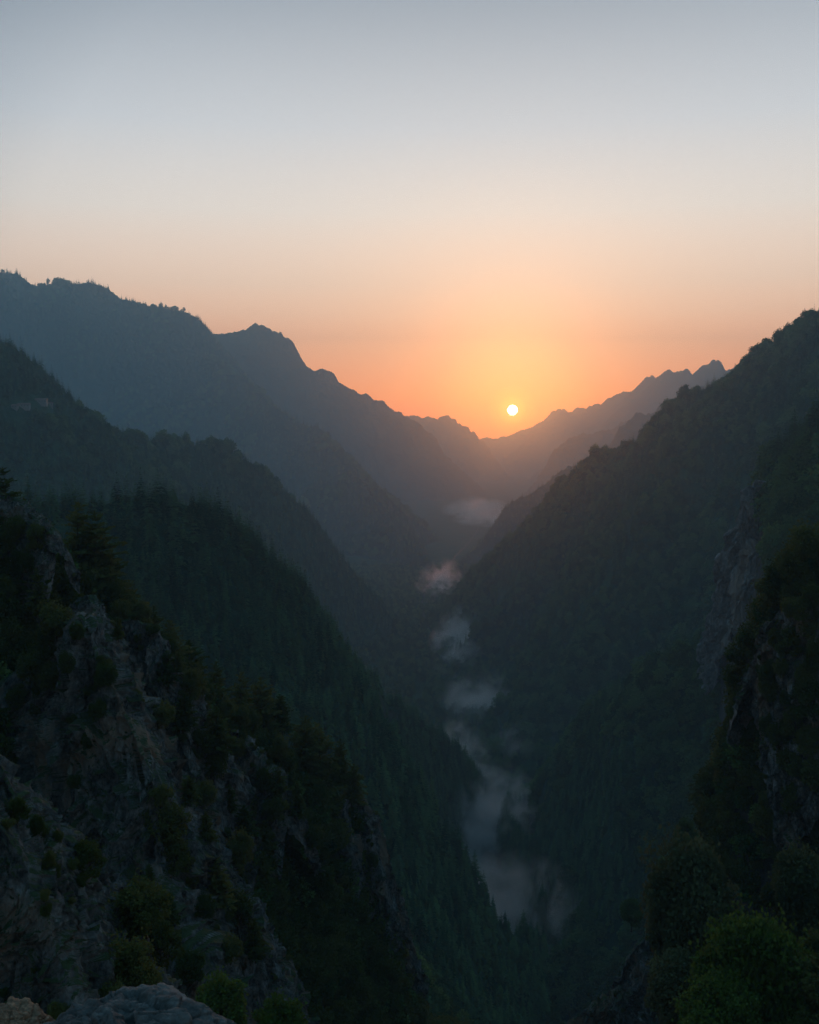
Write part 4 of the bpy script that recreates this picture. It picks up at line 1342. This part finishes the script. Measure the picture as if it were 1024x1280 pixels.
# ------------------------------------------------------------------ mist in the valley
def mist_mat(name, dens, seed, nscale, thr):
    m, t, out = mat_new(name)
    L = t.links.new
    tc = N(t, 'ShaderNodeTexCoord')
    ge = N(t, 'ShaderNodeNewGeometry')
    ln = N(t, 'ShaderNodeVectorMath', operation='LENGTH'); L(tc.outputs['Object'], ln.inputs[0])
    no = N(t, 'ShaderNodeTexNoise', noise_dimensions='4D'); no.inputs['Scale'].default_value = nscale; no.inputs['Detail'].default_value = 5; no.inputs['Roughness'].default_value = .58
    no.inputs['Distortion'].default_value = .6
    no.inputs['W'].default_value = seed * 3.7
    L(ge.outputs['Position'], no.inputs['Vector'])
    sb = N(t, 'ShaderNodeMath', operation='SUBTRACT'); sb.inputs[0].default_value = 1.0; L(ln.outputs['Value'], sb.inputs[1])
    ad = N(t, 'ShaderNodeMath', operation='MULTIPLY_ADD'); L(no.outputs['Fac'], ad.inputs[0]); ad.inputs[1].default_value = 3.6
    sh = N(t, 'ShaderNodeMath', operation='MULTIPLY'); L(sb.outputs[0], sh.inputs[0]); sh.inputs[1].default_value = .65; L(sh.outputs[0], ad.inputs[2])
    mr = N(t, 'ShaderNodeMapRange', interpolation_type='SMOOTHSTEP'); mr.inputs['From Min'].default_value = thr; mr.inputs['From Max'].default_value = thr + .9
    mr.inputs['To Max'].default_value = dens
    L(ad.outputs[0], mr.inputs['Value'])
    ed = N(t, 'ShaderNodeMath', operation='MULTIPLY')
    e2 = N(t, 'ShaderNodeMapRange'); e2.inputs['From Min'].default_value = 0; e2.inputs['From Max'].default_value = .45; L(sb.outputs[0], e2.inputs['Value'])
    L(mr.outputs[0], ed.inputs[0]); L(e2.outputs[0], ed.inputs[1])
    pv = N(t, 'ShaderNodeVolumePrincipled'); pv.inputs['Color'].default_value = (1.0, .90, .86, 1); pv.inputs['Anisotropy'].default_value = .5
    L(ed.outputs[0], pv.inputs['Density'])
    L(pv.outputs[0], out.inputs['Volume'])
    return m


def mist(px, py, w, dep, th, dens, seed, label, rz=0.0, up=14.0, thr=2.15, tilt=0.0):
    """a pool of mist lying on the valley floor: width, length along the valley, thickness in metres"""
    import bmesh
    q = floor_pt(px, py)
    me = bpy.data.meshes.new('mist_bank')
    bm = bmesh.new(); bmesh.ops.create_icosphere(bm, subdivisions=3, radius=1.0); bm.to_mesh(me); bm.free()
    me.materials.append(mist_mat('mist %d' % seed, dens, seed, 2.1 / w, thr))
    o = link('mist_bank', me, loc=(q[0], q[1], FLOOR + up))
    o.scale = (w * .85, dep * .8, th * 1.2)
    o.rotation_euler = (0, tilt, rz)
    tag(o, label, 'mist', 'mist banks along the valley')


mist(599, 644, 250, 1100, 60, .016, 1, 'bright pink mist bank farthest up the valley', up=20, thr=1.9)
mist(550, 731, 90, 480, 46, .026, 2, 'pinkish mist bank left of the dark ridge foot', rz=-.1, thr=1.95)
mist(578, 806, 85, 480, 50, .03, 3, 'upright wisp of mist behind two spruce tips', rz=-.12, thr=1.95)
mist(606, 884, 160, 120, 44, .04, 4, 'long slanting wisp of mist above the river bend', rz=.7, thr=1.95)
mist(652, 948, 80, 90, 30, .020, 5, 'faint small mist wisp right of the river bend', thr=2.05, up=22)
mist(576, 985, 50, 120, 36, .03, 6, 'faint upright wisp left of the river', rz=.3, up=52, thr=1.95)
mist(610, 1045, 80, 190, 40, .085, 7, 'tall pale mist bank over the river in mid valley', rz=-.1, thr=1.85, up=22)
mist(597, 1095, 34, 190, 22, .03, 9, 'thin neck of mist over the stream between the two largest mist banks', thr=1.85)
mist(640, 1205, 100, 120, 44, .075, 8, 'lowest and widest mist bank with spruces standing in it', thr=1.8, up=38)

# ------------------------------------------------------------------ haze: the air of the whole valley
def haze():
    m, t, out = mat_new('valley haze')
    # fine bluish haze that scatters all round, with a share of larger drops that scatter forward
    add = N(t, 'ShaderNodeAddShader')
    for k, (col, share, g) in enumerate((((.36, .76, .96, 1), .76, .05), ((1.0, .62, .40, 1), .24, .90))):
        pv = N(t, 'ShaderNodeVolumePrincipled')
        pv.inputs['Color'].default_value = col
        pv.inputs['Density'].default_value = HAZE_DENSITY * share
        pv.inputs['Anisotropy'].default_value = g
        t.links.new(pv.outputs[0], add.inputs[k])
    t.links.new(add.outputs[0], out.inputs['Volume'])
    V, F = [], []
    box(V, F, -10000, 10500, -4000, HAZE_FAR, FLOOR - 260, HAZE_TOP)
    o = link('haze', mesh_np('haze', V, F, m, False))
    tag(o, 'thin blue and orange haze filling the valley', 'haze', kind='stuff')


haze()
